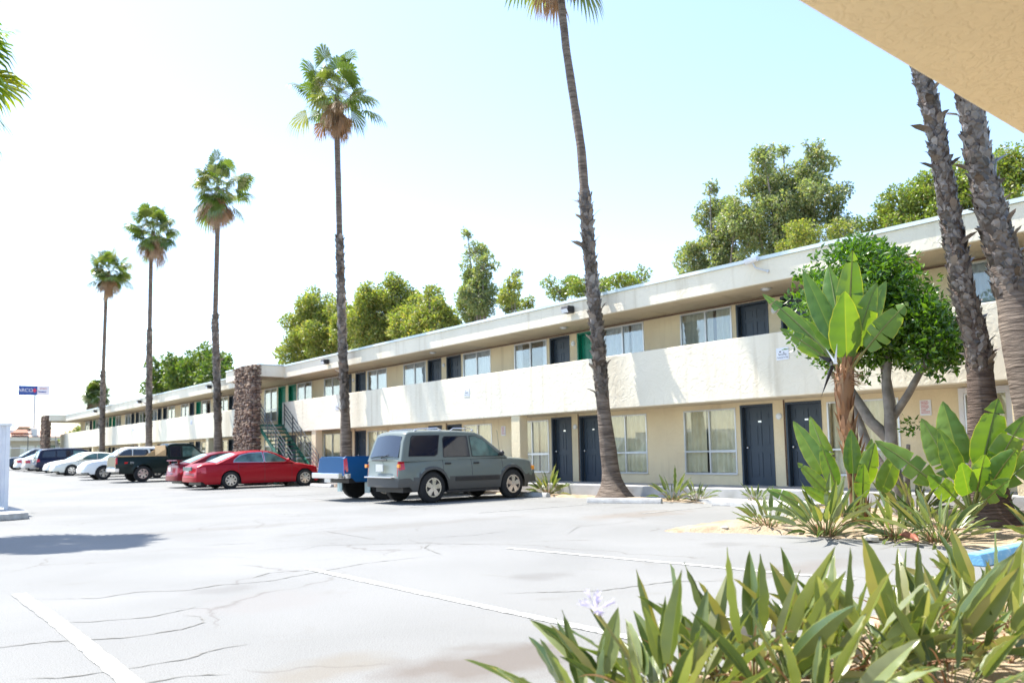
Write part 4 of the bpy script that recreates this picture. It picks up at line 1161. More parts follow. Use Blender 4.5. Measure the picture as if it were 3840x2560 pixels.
tree(36, 47.5, lobes(36, 47.5, [(49.0, 12.3, 1.6), (48.3, 14.2, 1.35), (48.6, 16.2, .95), (48.5, 17.4, .5), (47.2, 12.6, 1.6), (46.8, 14.6, 1.0), (45.4, 12.0, 1.1), (44.9, 14.0, .45), (49.8, 11.4, 1.2)]), .20, 760, M_euc, 'tall narrow grey-green eucalyptus with a pointed top', GT, 4, .24, z0=0.0)
tree(36, 43.3, lobes(36, 43.3, [(43.4, 12.3, 1.05), (43.0, 13.1, .6), (43.9, 11.6, .8)]), .18, 800, M_yolive, 'small round-topped tree right of the narrow eucalyptus', GT, 5, .15, z0=-0.3)
tree(36, 38.5, lobes(36, 38.5, [(39.3, 12.0, 1.0), (38.6, 12.4, .8), (37.4, 11.7, .8), (36.6, 11.4, .8), (35.4, 11.5, .9), (33.6, 11.6, .9), (32.3, 11.4, .9)]), .17, 900, M_olive, 'low bright green treetop split by the leaning palm', GT, 6, .2, z0=-0.3)
tree(36, 27, lobes(36, 27, [(27.7, 11.2, 1.2), (27.1, 12.8, 1.2), (26.4, 14.1, 1.0), (26.5, 15.0, .5), (27.2, 13.9, .8), (25.8, 12.3, 1.9), (26.9, 10.6, 1.3), (24.9, 13.0, 1.2)]), .15, 1250, M_euc, 'tall grey-green eucalyptus above the roof, left of a taller one', GT, 7, .25, droop=.5, z0=0.0)
tree(36, 22.3, lobes(36, 22.3, [(23.8, 12.4, 1.6), (23.4, 14.2, 1.3), (22.9, 15.5, .9), (22.9, 16.3, .45), (23.6, 15.2, .6), (22.3, 14.0, 1.3), (21.4, 14.6, 1.2), (20.9, 15.5, .7), (20.6, 13.2, 1.3), (22.0, 12.6, 1.7), (22.8, 11.0, 1.5), (20.3, 12.0, 1.0)]), .15, 1250, M_euc, 'tallest grey-green eucalyptus above the roof with two peaks', GT, 8, .28, droop=.5, z0=0.0)
tree(34, 20.0, lobes(34, 20, [(20.9, 10.6, 1.1), (20.0, 10.8, 1.05), (18.9, 10.6, .95), (21.6, 10.2, .8)]), .12, 1600, M_yolive, 'low yellow-green bushy treetop just above the roof edge', GT, 9, .2, z0=0.0)
tree(38, 17.5, lobes(38, 17.5, [(20.2, 12.0, 1.2), (19.0, 12.6, 1.3), (17.6, 13.0, 1.5), (16.6, 13.9, 1.4), (15.2, 13.5, 1.4), (18.4, 11.5, 1.4), (16.2, 12.0, 1.7)]), .14, 1350, M_olive, 'dense dark green tree behind the roof left of the shaggy palms', GT, 10, .3, z0=-1.0)
tree(38, 12.6, lobes(38, 12.6, [(14.2, 13.3, 1.4), (13.0, 13.6, 1.3), (11.6, 13.2, 1.5), (12.8, 12.2, 1.5), (10.2, 12.6, 1.4), (8.8, 12.6, 1.4)]), .14, 1350, M_olive, 'dense green tree behind the roof right of the shaggy palms', GT, 11, .3, z0=-1.0)
tree(36, 110, lobes(36, 110, [(120, 13.0, 3.4), (114.5, 13.4, 3.2), (109, 12.6, 3.0), (106, 14.0, 2.6), (102, 12.4, 2.6)]), .5, 150, M_fargreen, 'hazy pale green tree above the far section of roof', GT, 12, .5, z0=-1)
tree(24, 108, [(0, 0, 4.5, 2.4), (-2, 2, 3.6, 2.2), (2, -3, 4.2, 2.3), (3, 2, 5.0, 2)], .35, 200, M_yolive, 'yellow-green tree seen under the far stair roof', 'far trees', 13, .3)
tree(8, 108, [(0, 0, 8.0, 2.7), (-2.6, -1, 7.0, 2.4), (1.9, 0, 6.2, 1.7), (-1, 0, 5.4, 2.2)], .4, 170, M_fargreen, 'dark leafy tree at the left edge above the white enclosure', 'far trees', 14, .4)
tree(36, 84, [(0, 0, 9.6, 1.4), (1, -3, 9.5, 1.2)], .4, 140, M_fargreen, 'faint treetop just over the far roof edge', GT, 15, .3)
tree(40, 74, lobes(40, 74, [(92, 11.0, 1.5), (89, 11.6, 1.4), (86, 11.2, 1.3)]), .34, 170, M_euc, 'thin pale treetop behind the stone pier roofline', GT, 16, .3, z0=-1)

t = empty('fallen_sheath', (9.98, 4.72, .06), .6, 'fallen rust-red leaf sheath lying on the sand by the asphalt edge', 'debris')
m = MB(); m.tube([(-.3, 0, .02), (-.12, .02, .05), (.05, 0, .03), (.2, .05, .05), (.38, .1, .02)], [.01, .045, .035, .04, .008], 6); m.build('sheath', mat('rust_sheath', (.22, .06, .04), (.34, .14, .09), 8, .5), t, smooth=60)

# clipped round shrub tree in the sandy bed
t = empty('shrub_tree', (13.1, 6.4, 0.05), 0, 'round-headed glossy green tree with several grey stems in the sandy bed', 'tree')
m = MB(); L0 = Vector((13.1, 6.4, 0.05))
for pth, rs in [([(13.2, 6.42, 0), (13.35, 6.6, 1.1), (13.4, 6.6, 1.9), (13.5, 6.75, 3.0)], [.13, .11, .09, .05]),
                ([(13.3, 6.5, 0.4), (13.45, 7.05, 1.2), (13.5, 7.3, 1.9), (13.5, 7.6, 2.7)], [.09, .08, .06, .04]),
                ([(13.1, 6.35, 0), (13.0, 6.4, 1.2), (13.1, 6.5, 2.2), (13.3, 6.4, 3.4)], [.09, .08, .07, .04]),
                ([(13.4, 6.6, 1.25), (13.3, 6.9, 1.6), (13.3, 7.25, 2.2), (13.3, 7.6, 2.5)], [.10, .09, .07, .04]),
                ([(13.2, 6.5, 1.6), (13.1, 6.15, 2.0), (13.1, 5.9, 2.4), (13.2, 5.7, 2.8)], [.07, .06, .05, .03]),
                ([(13.1, 6.3, 0), (13.0, 6.2, .6), (12.9, 6.1, 1.2)], [.05, .045, .03])]:
    m.tube([Vector(p)-L0 for p in pth], rs, 9)
m.build('trunk', M_bark, t, smooth=70)
m = MB(); rr = random.Random(31)
for i in range(170):
    while True:
        v = Vector((rr.uniform(-1, 1), rr.uniform(-1, 1), rr.uniform(-1, 1)))
        if v.length < 1: break
    v = v*(0.72+.28*rr.random()) if v.length > .5 else v
    cz = 3.42; c = Vector((13.4+v.x*1.1, 6.98+v.y*.98, cz+v.z*1.08))
    if c.z < 2.75 and c.y > 7.5: continue
    leafy(m, tuple(c-L0), rr.uniform(.2, .36), 62, .12, rr, .3, 2.4)
for (y, z, r) in ((5.95, 2.9, .5), (5.75, 2.6, .42), (6.2, 2.6, .45), (5.55, 2.95, .3), (5.4, 2.7, .2), (5.6, 2.4, .25), (6.6, 2.75, .4), (6.05, 3.3, .5), (7.6, 2.9, .4), (5.7, 3.25, .3)):
    for j in range(4):
        leafy(m, (rr.uniform(-.3, .5), y-6.4+rr.uniform(-.3, .3)*r, z+rr.uniform(-.5, .5)*r), r*.7, int(330*r), .115, rr, .3, 2.3)
for i in range(260):
    an = rr.random()*6.28; ph = rr.uniform(-.5, 1.5); rsc = rr.uniform(.85, 1.1); v = Vector((math.cos(an)*math.cos(ph), math.sin(an)*math.cos(ph), math.sin(ph)))
    leafy(m, (0.3+v.x*1.2*rsc, .58+v.y*1.09*rsc, 3.37+v.z*1.17*rsc), .13, 14, .12, rr, .1, 2.4)
leafy(m, (-.1, -.3, 1.45), .16, 60, .08, rr, .2, 2.0)
m.build('crown', M_shrub, t)
# ------------------------------------------------------------------ vehicles
def carpaint(name, c, metal=0.35, rough=0.32):
    return mat(name, c, None, rough=rough, metal=metal*.3, coat=.12, spec=.25)


P_sage = carpaint('sage_metallic', (0.165, 0.19, 0.175)); P_red = carpaint('crimson_metallic', (0.33, 0.005, 0.014)); P_red2 = carpaint('dark_red_paint', (0.18, 0.006, 0.014))
P_blue = mat('cobalt_paint', (0.006, 0.065, 0.18), None, rough=.4, spec=.12); P_dgreen = carpaint('bottle_green_paint', (0.004, 0.014, 0.013), .2); P_white = carpaint('white_car_paint', (0.78, 0.79, 0.78), 0.0)
P_cream = carpaint('cream_car_paint', (0.72, 0.71, 0.64), 0.0); P_navy = carpaint('navy_paint', (0.012, 0.016, 0.045), .3); P_silver = carpaint('champagne_paint', (0.55, 0.53, 0.49), .4)
P_slate = carpaint('blue_grey_paint', (0.035, 0.055, 0.085), .3); P_clad = mat('grey_cladding', (0.075, 0.075, 0.072), None, rough=0.55)
P_chrome = mat('chrome', (0.8, 0.8, 0.82), None, rough=0.12, metal=1)
P_tyre = mat('tyre_rubber', (0.016, 0.016, 0.017), None, rough=0.8); P_rim = mat('alloy_rim', (0.62, 0.61, 0.59), None, rough=0.25, metal=.9)
P_tint = mat('tinted_car_glass', (0.010, 0.014, 0.028), None, rough=0.04, spec=.9); P_clear = mat('green_car_glass', (0.10, 0.20, 0.18), (0.03, 0.06, 0.055), 2.6, 0.04, spec=1.0)
P_sky = mat('pale_car_glass', (0.22, 0.36, 0.38), (0.34, 0.48, 0.5), 2.0, 0.06, spec=1.0)
P_rlamp = mat('red_lens', (0.55, 0.008, 0.012), None, rough=0.15, coat=1); P_olamp = mat('orange_lens', (0.85, 0.30, 0.02), None, rough=0.15, coat=1); P_clamp = mat('clear_lens', (0.75, 0.76, 0.74), None, rough=0.1, coat=1)
P_wood = mat('raw_plywood', (0.62, 0.42, 0.22), (0.50, 0.33, 0.17), 6, 0.8)


def interp(pl, x):
    if x <= pl[0][0]: return pl[0][1]
    for (a, za), (b, zb) in zip(pl[:-1], pl[1:]):
        if x <= b: return za+(zb-za)*(x-a)/(b-a)
    return pl[-1][1]


def make_car(name, sp, loc, rz, lb, cat, grp='vehicles parked before the motel'):
    t = empty(name, loc, rz, lb, cat, grp)
    L, W = sp['L'], sp['W']; hl = L/2; pt = sp['paint']; deck = sp['deck']; wx = sp['wheels']; wr = sp['r']; Ra = wr*sp.get('arch', 1.17)
    zb = sp.get('z0', .22); seams = sp.get('seams', [])
    xs = set()
    n = 46
    for i in range(n+1): xs.add(round(-hl+L*i/n, 3))
    for d in (0.02, .05, .10, .17): xs.add(round(-hl+d, 3)); xs.add(round(hl-d, 3))
    for w_ in wx:
        for k in range(-8, 9): xs.add(round(w_+Ra*math.sin(math.pi/2*k/8), 3))
    xs = sorted(x for x in xs if all(abs(x-s) > .02 for s in seams))
    for s in seams: xs += [s-.006, s+.006]
    xs = sorted(set(xs)); xx = [xs[0]]
    for x in xs[1:]:
        if x-xx[-1] > .009: xx.append(x)
    xs = xx
    NR = 9
    rows_side = [i/NR for i in range(NR+1)]
    decky = [.97, .90, .72, .4, 0]
    bed = sp.get('bed')
    def halfw(x):
        q = abs(x)/hl
        return W/2*(1-.11*q**7-.05*q**3*(1 if x > 0 else .6))
    def section(x):
        zt = interp(deck, x); z0 = zb+(.10 if x > hl-.3 else 0)+(.10 if x < -hl+.3 else 0)
        for w_ in wx:
            d = abs(x-w_)
            if d < Ra: z0 = max(z0, wr+math.sqrt(max(0, Ra*Ra-d*d)))
        hw = halfw(x); out = []
        zs = zt-.045
        z0 = min(z0, zs-.06)
        for r in rows_side:
            # rows follow fixed heights so lamps and cladding stay level
            z = z0+(zs-z0)*r
            g = (z-zb)/(max(zs, zb+.3)-zb)
            y = hw*(1-.085*max(0, (g-.5)/.5)**2-.05*max(0, (.32-g)/.32)**2)
            for w_ in wx:
                d = math.hypot(x-w_, z-wr)
                if d < Ra*1.17: y += sp.get('flare', .012)
            out.append((y, z))
        yt = out[-1][0]
        if bed and bed[0] < x < bed[1]:
            out += [(yt*.975, zt), (yt*.90, zt), (yt*.895, zt-.42), (yt*.4, zt-.43), (0, zt-.43)]
        else:
            for k, f in enumerate(decky):
                out.append((yt*f, zt-.045+.045*(.55, .85, 1.12, 1.35, 1.45)[k]))
        return out
    S = [section(x) for x in xs]; NP = len(S[0])
    body = MB(); parts = {}
    def dest(nm): return parts.setdefault(nm, MB())
    clad = sp.get('clad', 0); doors = sp.get('doors', [])
    tl = sp.get('tail'); hd = sp.get('head')
    def classify(x, z, end, yfrac):
        if tl and x < -hl+tl[2] and tl[0] < z < tl[1] and (not end or yfrac > tl[3]): return 'taillight'
        if hd and x > hl-hd[2] and hd[0] < z < hd[1] and (not end or yfrac > hd[3]): return 'headlight'
        if clad:
            if z < clad: return 'cladding'
            for w_ in wx:
                if math.hypot(x-w_, z-wr) < Ra*1.17 and z < clad+.45 and not end: return 'cladding'
        if z < sp.get('bumpz', .5) and (x < -hl+.16 or x > hl-.16): return 'bumperR' if x < 0 else 'bumperF'
        return None
    for sg in (1, -1):
        for i in range(len(xs)-1):
            for j in range(NP-1):
                a, b, c, d = S[i][j], S[i+1][j], S[i+1][j+1], S[i][j+1]
                vs = [(xs[i], a[0]*sg, a[1]), (xs[i+1], b[0]*sg, b[1]), (xs[i+1], c[0]*sg, c[1]), (xs[i], d[0]*sg, d[1])]
                xc = (xs[i]+xs[i+1])/2; zc = (a[1]+b[1]+c[1]+d[1])/4
                nm = classify(xc, zc, False, 1) if j < NR else None
                if nm is None and j < NR:
                    for k, (da, db) in enumerate(doors):
                        if da < xc < db and xs[i+1]-xs[i] > .0125: nm = 'door%d%d' % (k, sg)
                if nm is None and any(abs(xc-s) < .004 for s in seams) and j < NR: nm = 'seam'
                if nm in ('taillight', 'headlight'): nm += str(sg)
                f = (0, 1, 2, 3) if sg < 0 else (3, 2, 1, 0)
                (dest(nm) if nm else body).add(vs, [f[::-1] if sg > 0 and False else f])
        for e, si in ((-1, 0), (1, len(xs)-1)):
            sec = S[si]; x0 = xs[si]
            ny = 8
            for j in range(NR+4):
                for q in range(ny):
                    f0, f1 = 1-q/ny, 1-(q+1)/ny
                    def P(jj, ff):
                        y, z = sec[min(jj, len(sec)-1)]
                        bul = .07*(1-ff*ff)+(.05 if z < sp.get('bumpz', .5) else 0)*(1-ff**8)
                        return (x0+e*bul, y*ff*sg, z)
                    if j >= NR:
                        # close the strip between shoulder and deck line
                        a, b, c, d = P(NR, f0), P(NR, f1), P(NR, f1), P(NR, f0)
                        continue
                    a, b, c, d = P(j, f0), P(j, f1), P(j+1, f1), P(j+1, f0)
                    zc = (a[2]+c[2])/2; nm = classify(x0+e*-.01, zc, True, (f0+f1)/2)
                    if nm in ('taillight', 'headlight'): nm += str(sg)
                    (dest(nm) if nm else body).add([a, b, c, d], [(0, 1, 2, 3)])
            # top lip
            top = [(x0+e*.07*(1-ff*ff), sec[NR][0]*ff*sg, sec[NR][1]) for ff in [1-q/ny for q in range(ny+1)]]
            dk = [(x0, y*sg, z) for (y, z) in sec[NR:]]
            k = len(top); body.add(top+dk, [tuple(range(k))+tuple(range(k+len(dk)-1, k-1, -1))])
    bo = weld(body).build('body', pt, t, smooth=38)
    for nm, mb in parts.items():
        base = nm.rstrip('-01 2').rstrip('-') if not nm.startswith('door') else 'door'
        mt = {'taillight': P_rlamp, 'headlight': P_clamp, 'cladding': P_clad, 'bumperR': sp.get('bumper', pt), 'bumperF': sp.get('bumper', pt), 'seam': M_black, 'door': pt}[base]
        o = weld(mb).build({'seam': 'panel_gap', 'bumperR': 'rear_bumper', 'bumperF': 'front_bumper'}.get(base, base), mt, t, smooth=38)
        if base == 'door':
            k = int(nm[4]); sg = -1 if nm[5:] == '-1' else 1
            da, db = doors[k]; hx = da+.13 if sp.get('hrear', 1) else db-.15; hz = interp(deck, (da+db)/2)-sp.get('hdz', .16)
            h = MB(); yy = halfw(hx)*.985
            h.box(hx-.085, hx+.085, sg*yy-.02, sg*yy+.028, hz-.018, hz+.018); h.build('handle', sp.get('handle', M_black), o, bevel=.01)
    # dark underside
    m = MB(); m.box(-hl+.2, hl-.2, -W/2+.24, W/2-.24, zb-.03, zb+.25); m.box(-hl+.25, hl-.25, -W/2+.3, W/2-.3, zb, interp(deck, 0)-.5 if bed else zb+.5)
    m.build('underbody', M_black, t)
    # cabin
    cb = sp['cabin']; tum = sp.get('tumble', .30); yb = W/2*.935; zbs = cb[0][1]
    def cy(z, x=0): return yb-(z-zbs)*tum-max(0, (z-zbs))*.0
    g = MB(); secs = []
    for (x, z) in cb:
        y = cy(z); secs.append([(x, s*y*f, z+cr) for s, f, cr in ((1, 1, 0), (1, .7, .025), (1, .35, .038), (0, 0, .042), (-1, .35, .038), (-1, .7, .025), (-1, 1, 0))])
    for i in range(len(secs)-1):
        b = len(g.v); g.v += secs[i]+secs[i+1]
        for k in range(6): g.f.append((b+k, b+7+k, b+8+k, b+k+1)); g.mi.append(0)
    for sd in (0, 6):
        g.add([s_[sd] for s_ in secs], [tuple(range(len(secs)))])
    weld(g).build('cabin', sp.get('cabpaint', pt), t, bevel=.03, smooth=30)
    def sidewin(nm, poly, mt, off=.007):
        for sg in (1, -1):
            w1 = MB()
            w1.add([(x, sg*(cy(z)+off+.004), z) for x, z in poly]+[(x, sg*(cy(z)-.01), z) for x, z in poly],
                   [tuple(range(len(poly)))]+[(i, (i+1) % len(poly), len(poly)+(i+1) % len(poly), len(poly)+i) for i in range(len(poly))])
            o = w1.build(nm, mt, t)
            fr = MB(); cx = sum(p[0] for p in poly)/len(poly); cz = sum(p[1] for p in poly)/len(poly)
            big = [(cx+(x-cx)*(1+.022/max(.15, abs(x-cx))), cz+(z-cz)*(1+.016/max(.12, abs(z-cz)))) for x, z in poly]
            fr.add([(x, sg*(cy(z)+off-.001), z) for x, z in big]+[(x, sg*(cy(z)-.012), z) for x, z in big],
                   [tuple(range(len(poly)))]+[(i, (i+1) % len(poly), len(poly)+(i+1) % len(poly), len(poly)+i) for i in range(len(poly))])
            fr.build('window_seal', sp.get('seal', M_black), o)
    for nm, poly, mt in sp['windows']: sidewin(nm, poly, mt)
    def endglass(nm, a, b, mt, e, f0=.90):
        (x0, z0), (x1, z1) = a, b; gm = MB(); nrm = Vector((e*(abs(z1-z0)), 0, abs(x1-x0))).normalized()*.012
        rows = []
        for tt in (.06, .5, .93):
            x = x0+(x1-x0)*tt; z = z0+(z1-z0)*tt; y = cy(z)*f0
            rows.append([(x+nrm.x+e*.02*(1-(f*f)), y*f, z+nrm.z+.042*(1-abs(f)**2)) for f in (-1, -.66, -.33, 0, .33, .66, 1)])
        for r0, r1 in zip(rows[:-1], rows[1:]):
            b0 = len(gm.v); gm.v += r0+r1
            for k in range(6): gm.f.append((b0+k, b0+k+1, b0+8+k, b0+7+k)); gm.mi.append(0)
        ed = rows[0]+[r[-1] for r in rows[1:]]+rows[-1][::-1][1:]+[rows[1][0]]
        lo = [(x-nrm.x*2.2, y*.99, z-nrm.z*2.2) for x, y, z in ed]; k = len(ed)
        gm.add(ed+lo, [(i, (i+1) % k, k+(i+1) % k, k+i) for i in range(k)])
        weld(gm).build(nm, mt, t, smooth=40)
    ws = sp['shield']; endglass('windscreen', ws[0], ws[1], ws[2], 1)
    rw = sp.get('rear'); 
    if rw: endglass('rear_window', rw[0], rw[1], rw[2], -1, .84)
    # wheels
    proto = None
    for w_ in wx:
        for sg in (-1, 1):
            yw = W/2-.12
            if proto is None:
                m = MB(); m.tube([(0, -.11, 0), (0, -.10, 0), (0, -.07, 0), (0, .07, 0), (0, .10, 0), (0, .11, 0)], [wr*.64, wr*.93, wr, wr, wr*.93, wr*.64], 28)
                for i, v in enumerate(m.v): pass
                whl = m.build('wheel', P_tyre, t, smooth=40)
                rr_ = wr*sp.get('rimf', .62)
                r = MB()
                r.tube([(0, -.125, 0), (0, -.10, 0)], [rr_, rr_], 24, caps=False); r.tube([(0, -.126, 0), (0, -.126+.001, 0)], [rr_, rr_*.88], 24, caps=False)
                ns = sp.get('spokes', 5)
                for i in range(ns):
                    a = 2*math.pi*i/ns+.3; ca, sa = math.cos(a), math.sin(a); px, pz = -sa, ca
                    wi, wo_ = rr_*.17, rr_*sp.get('spw', .26)
                    r.add([(ca*rr_*.12-px*wi, -.13, sa*rr_*.12-pz*wi), (ca*rr_*.12+px*wi, -.13, sa*rr_*.12+pz*wi), (ca*rr_*.95+px*wo_, -.122, sa*rr_*.95+pz*wo_), (ca*rr_*.95-px*wo_, -.122, sa*rr_*.95-pz*wo_),
                           (ca*rr_*.12-px*wi, -.112, sa*rr_*.12-pz*wi), (ca*rr_*.12+px*wi, -.112, sa*rr_*.12+pz*wi), (ca*rr_*.95+px*wo_, -.108, sa*rr_*.95+pz*wo_), (ca*rr_*.95-px*wo_, -.108, sa*rr_*.95-pz*wo_)],
                          [(0, 1, 2, 3), (0, 4, 5, 1), (1, 5, 6, 2), (3, 2, 6, 7), (0, 3, 7, 4)])
                r.tube([(0, -.134, 0), (0, -.11, 0)], [rr_*.2, rr_*.24], 14)
                rim = r.build('rim', P_rim, whl, smooth=35)
                hb = MB(); hb.tube([(0, -.1115, 0), (0, -.09, 0)], [rr_, rr_], 24); back_disc = hb.build('dark_backing_disc', M_black, whl, smooth=40)  # black backing disc, its colour stands for the shaded hollow behind the spokes
                proto = (whl, rim, back_disc)
            else:
                whl = proto[0].copy(); COL.objects.link(whl)
                for c in proto[1:]:
                    cc = c.copy(); COL.objects.link(cc); cc.parent = whl
            whl.location = (w_, sg*yw, wr); whl.rotation_euler = (0, (w_*7) % 3, 0 if sg < 0 else math.pi)
    # mirrors
    mx, mz = sp['mirror']
    for sg in (1, -1):
        m = MB(); m.ball((mx, sg*(W/2+.06), mz), .1, 10, sz=(.6, 1.0, .75)); m.box(mx-.02, mx+.03, sg*(W/2-.08)-.06, sg*(W/2-.08)+.06, mz-.05, mz-.01)
        m.build('mirror', sp.get('mirpaint', pt), t, smooth=60)
    if 'plate' in sp:
        x, z = -hl-.075, sp['plate']
        m = MB(); m.box(x-.014, x+.02, -.17, .17, z-.085, z+.085); o = m.build('licence_plate', M_alu, t)
    return t


def weld(mb):
    """merge doubled corners so smooth shading runs across"""
    key = {}; nv = []; rm = []
    for v in mb.v:
        k = (round(v[0], 4), round(v[1], 4), round(v[2], 4))
        if k not in key: key[k] = len(nv); nv.append(v)
        rm.append(key[k])
    nf = []; nm = []
    for f, mi in zip(mb.f, mb.mi):
        g = []
        for i in f:
            j = rm[i]
            if j not in g: g.append(j)
        if len(g) > 2: nf.append(tuple(g)); nm.append(mi)
    bm = bmesh.new(); vs = [bm.verts.new(v) for v in nv]
    for f in nf:
        try: bm.faces.new([vs[i] for i in f])
        except ValueError: pass
    bmesh.ops.recalc_face_normals(bm, faces=bm.faces)
    bm.verts.index_update()
    mb.v = [tuple(v.co) for v in bm.verts]; mb.f = [tuple(v.index for v in f.verts) for f in bm.faces]; mb.mi = [0]*len(mb.f); bm.free()
    return mb


suv = dict(L=4.42, W=1.80, paint=P_sage, r=.372, arch=1.15, wheels=[-1.27, 1.29], z0=.30, clad=.60, flare=.03, bumpz=.62, bumper=P_clad,
           deck=[(-2.21, .72), (-2.19, 1.04), (-2.0, 1.08), (0.9, 1.07), (1.3, 1.06), (1.8, 1.02), (2.02, .97), (2.15, .86), (2.21, .62)],
           cabin=[(-2.17, 1.0), (-2.04, 1.45), (-1.95, 1.65), (-1.84, 1.70), (-1.2, 1.72), (-.4, 1.72), (.18, 1.69), (.42, 1.60), (1.18, 1.05)], tumble=.22,
           windows=[('quarter_window', [(-1.93, 1.13), (-1.80, 1.56), (-1.74, 1.60), (-.98, 1.61), (-1.10, 1.18), (-1.18, 1.13)], P_tint),
                    ('side_window', [(-.90, 1.10), (-.86, 1.52), (-.80, 1.58), (-.12, 1.59), (-.10, 1.10)], P_tint),
                    ('side_window', [(.00, 1.10), (-.02, 1.59), (.12, 1.60), (.38, 1.51), (.86, 1.16), (.88, 1.10)], P_clear)],
           shield=((1.18, 1.05), (.42, 1.60), P_clear), rear=((-2.17, 1.06), (-1.97, 1.63), P_tint), mirror=(.86, 1.16), mirpaint=M_black,
           doors=[(-.94, -.07), (-.05, .95)], seams=[-.95, -.06, .96], tail=(.78, 1.03, .16, .86), head=(.70, .88, .22, .62), plate=.86, spokes=5, spw=.3, hdz=.14)
SV = make_car('sport_utility', suv, (12.38, 17.72, 0), 0, 'silver-green suv with grey lower cladding parked nearest, tail to the viewer', 'suv')
m = MB()
for sg in (1, -1):
    for x0 in (-1.55, -.55):
        pass
for sg in (1, -1):
    m = MB(); m.tube([(-1.65, sg*.60, 1.70), (-1.55, sg*.60, 1.77), (-.95, sg*.60, 1.80), (-.85, sg*.60, 1.76), (-.80, sg*.6, 1.72)], .016, 6); m.tube([(-.55, sg*.60, 1.73), (-.45, sg*.60, 1.79), (.1, sg*.60, 1.79), (.2, sg*.60, 1.72)], .016, 6)
    for x0 in (-.86, .16, -1.6): m.ball((x0, sg*.6, 1.745), .035, 6, sz=(1.6, 1, .9))
    m.build('roof_rail', P_chrome, SV, smooth=60)
m = MB(); m.box(-2.30, -2.27, -.36, .36, 1.02, 1.06)
m.build('tailgate_handle', P_clad, SV, bevel=.008)
m = MB(); m.tube([(-2.20, .05, 1.1), (-2.17, -.28, 1.17)], .011, 5); m.ball((-2.20, .05, 1.1), .025); m.build('rear_wiper', M_black, SV)
m = MB(); m.box(-1.97, -1.94, -.11, .11, 1.60, 1.635); m.build('brake_light', P_rlamp, SV)
for sg in (1, -1):
    m = MB(); m.box(-2.238, -2.19, sg*.80-.05, sg*.80+.05, .86, .94); m.build('indicator', P_olamp, SV, bevel=.004)
    m = MB(); m.box(-.6, .85, sg*.895-.02, sg*.895+.018, .50, .60); m.build('door_moulding', M_black, SV, bevel=.01)
    m = MB(); m.box(-.85, .8, sg*.86-.05, sg*.86+.04, .23, .29); m.build('side_step', M_black, SV, bevel=.01)
    m = MB(); m.box(2.02, 2.10, sg*.80-.04, sg*.80+.045, .72, .82); m.build('front_indicator', P_olamp, SV, bevel=.01)
m = MB(); m.box(-2.36, -2.25, -.66, .66, .62, .655); m.build('bumper_step', P_chrome, SV, bevel=.008)
m = MB(); m.tube([(1.0, -.72, 1.06), (.9, -.72, 1.75)], .005, 4); m.build('antenna', M_black, SV)

sedan = dict(L=5.08, W=1.86, paint=P_red, r=.335, arch=1.14, wheels=[-1.30, 1.66], z0=.20, flare=.006, bumpz=.50,
             deck=[(-2.54, .62), (-2.51, .88), (-2.30, .97), (-1.7, 1.0), (-.6, .985), (.9, .97), (1.5, .93), (2.1, .82), (2.4, .70), (2.54, .50)],
             cabin=[(-1.85, .96), (-1.35, 1.17), (-.98, 1.33), (-.6, 1.40), (-.1, 1.43), (.25, 1.41), (.55, 1.33), (1.25, .95)], tumble=.42,
             windows=[('side_window', [(-1.18, 1.03), (-1.12, 1.13), (-.88, 1.28), (-.55, 1.355), (-.05, 1.375), (-.02, 1.01)], P_clear),
                      ('side_window', [(.05, 1.01), (.04, 1.375), (.22, 1.36), (.46, 1.28), (.88, 1.06), (.90, 1.01)], P_clear)],
             shield=((1.25, .95), (.55, 1.33), P_sky), rear=((-1.85, .98), (-.98, 1.34), P_sky), mirror=(.92, 1.06), handle=P_red, hdz=.15,
             doors=[(-1.0, .0), (.02, 1.1)], seams=[-1.01, .01, 1.11], tail=(.66, .84, .32, .58), head=(.55, .70, .34, .55), plate=.76, spokes=8, spw=.13, seal=P_chrome, rimf=.64)
CAR1 = make_car('sedan', sedan, (12.78, 32.18, 0), 0, 'shiny crimson sedan with eight-spoke rims, the nearer of two red cars', 'car')
m = MB(); m.box(-2.64, -2.585, -.46, .46, .72, .86); m.build('trunk_panel', P_clear, CAR1, bevel=.01)
for sg in (1, -1):
    m = MB(); m.box(2.23, 2.36, sg*.80-.05, sg*.80+.035, .58, .645); m.build('indicator', P_olamp, CAR1, bevel=.01)
import copy
s2 = copy.copy(sedan); s2.update(L=4.6, W=1.74, paint=P_red2, wheels=[-1.32, 1.28], deck=[(-2.3, .60), (-2.27, .90), (-2.1, .99), (-1.7, 1.0), (-.6, .97), (.9, .94), (1.5, .86), (2.1, .72), (2.3, .5)],
          doors=[(-.95, .0), (.02, 1.05)], seams=[-.96, .01, 1.06], spokes=7, handle=P_red2, seal=M_black, tail=(.60, .80, .25, .45))
CAR2 = make_car('sedan', s2, (12.7, 35.1, 0.0), 0, 'dark red sedan with a rear spoiler, half hidden by the crimson sedan', 'car')
m = MB()
m.prism([(-2.32, 1.10), (-2.30, 1.13), (-2.05, 1.12), (-2.05, 1.10)], -.66, .66, 'y'); m.box(-2.24, -2.16, -.6, -.54, .98, 1.1); m.box(-2.24, -2.16, .54, .6, .98, 1.1)
m.build('spoiler', P_red2, CAR2, bevel=.01)

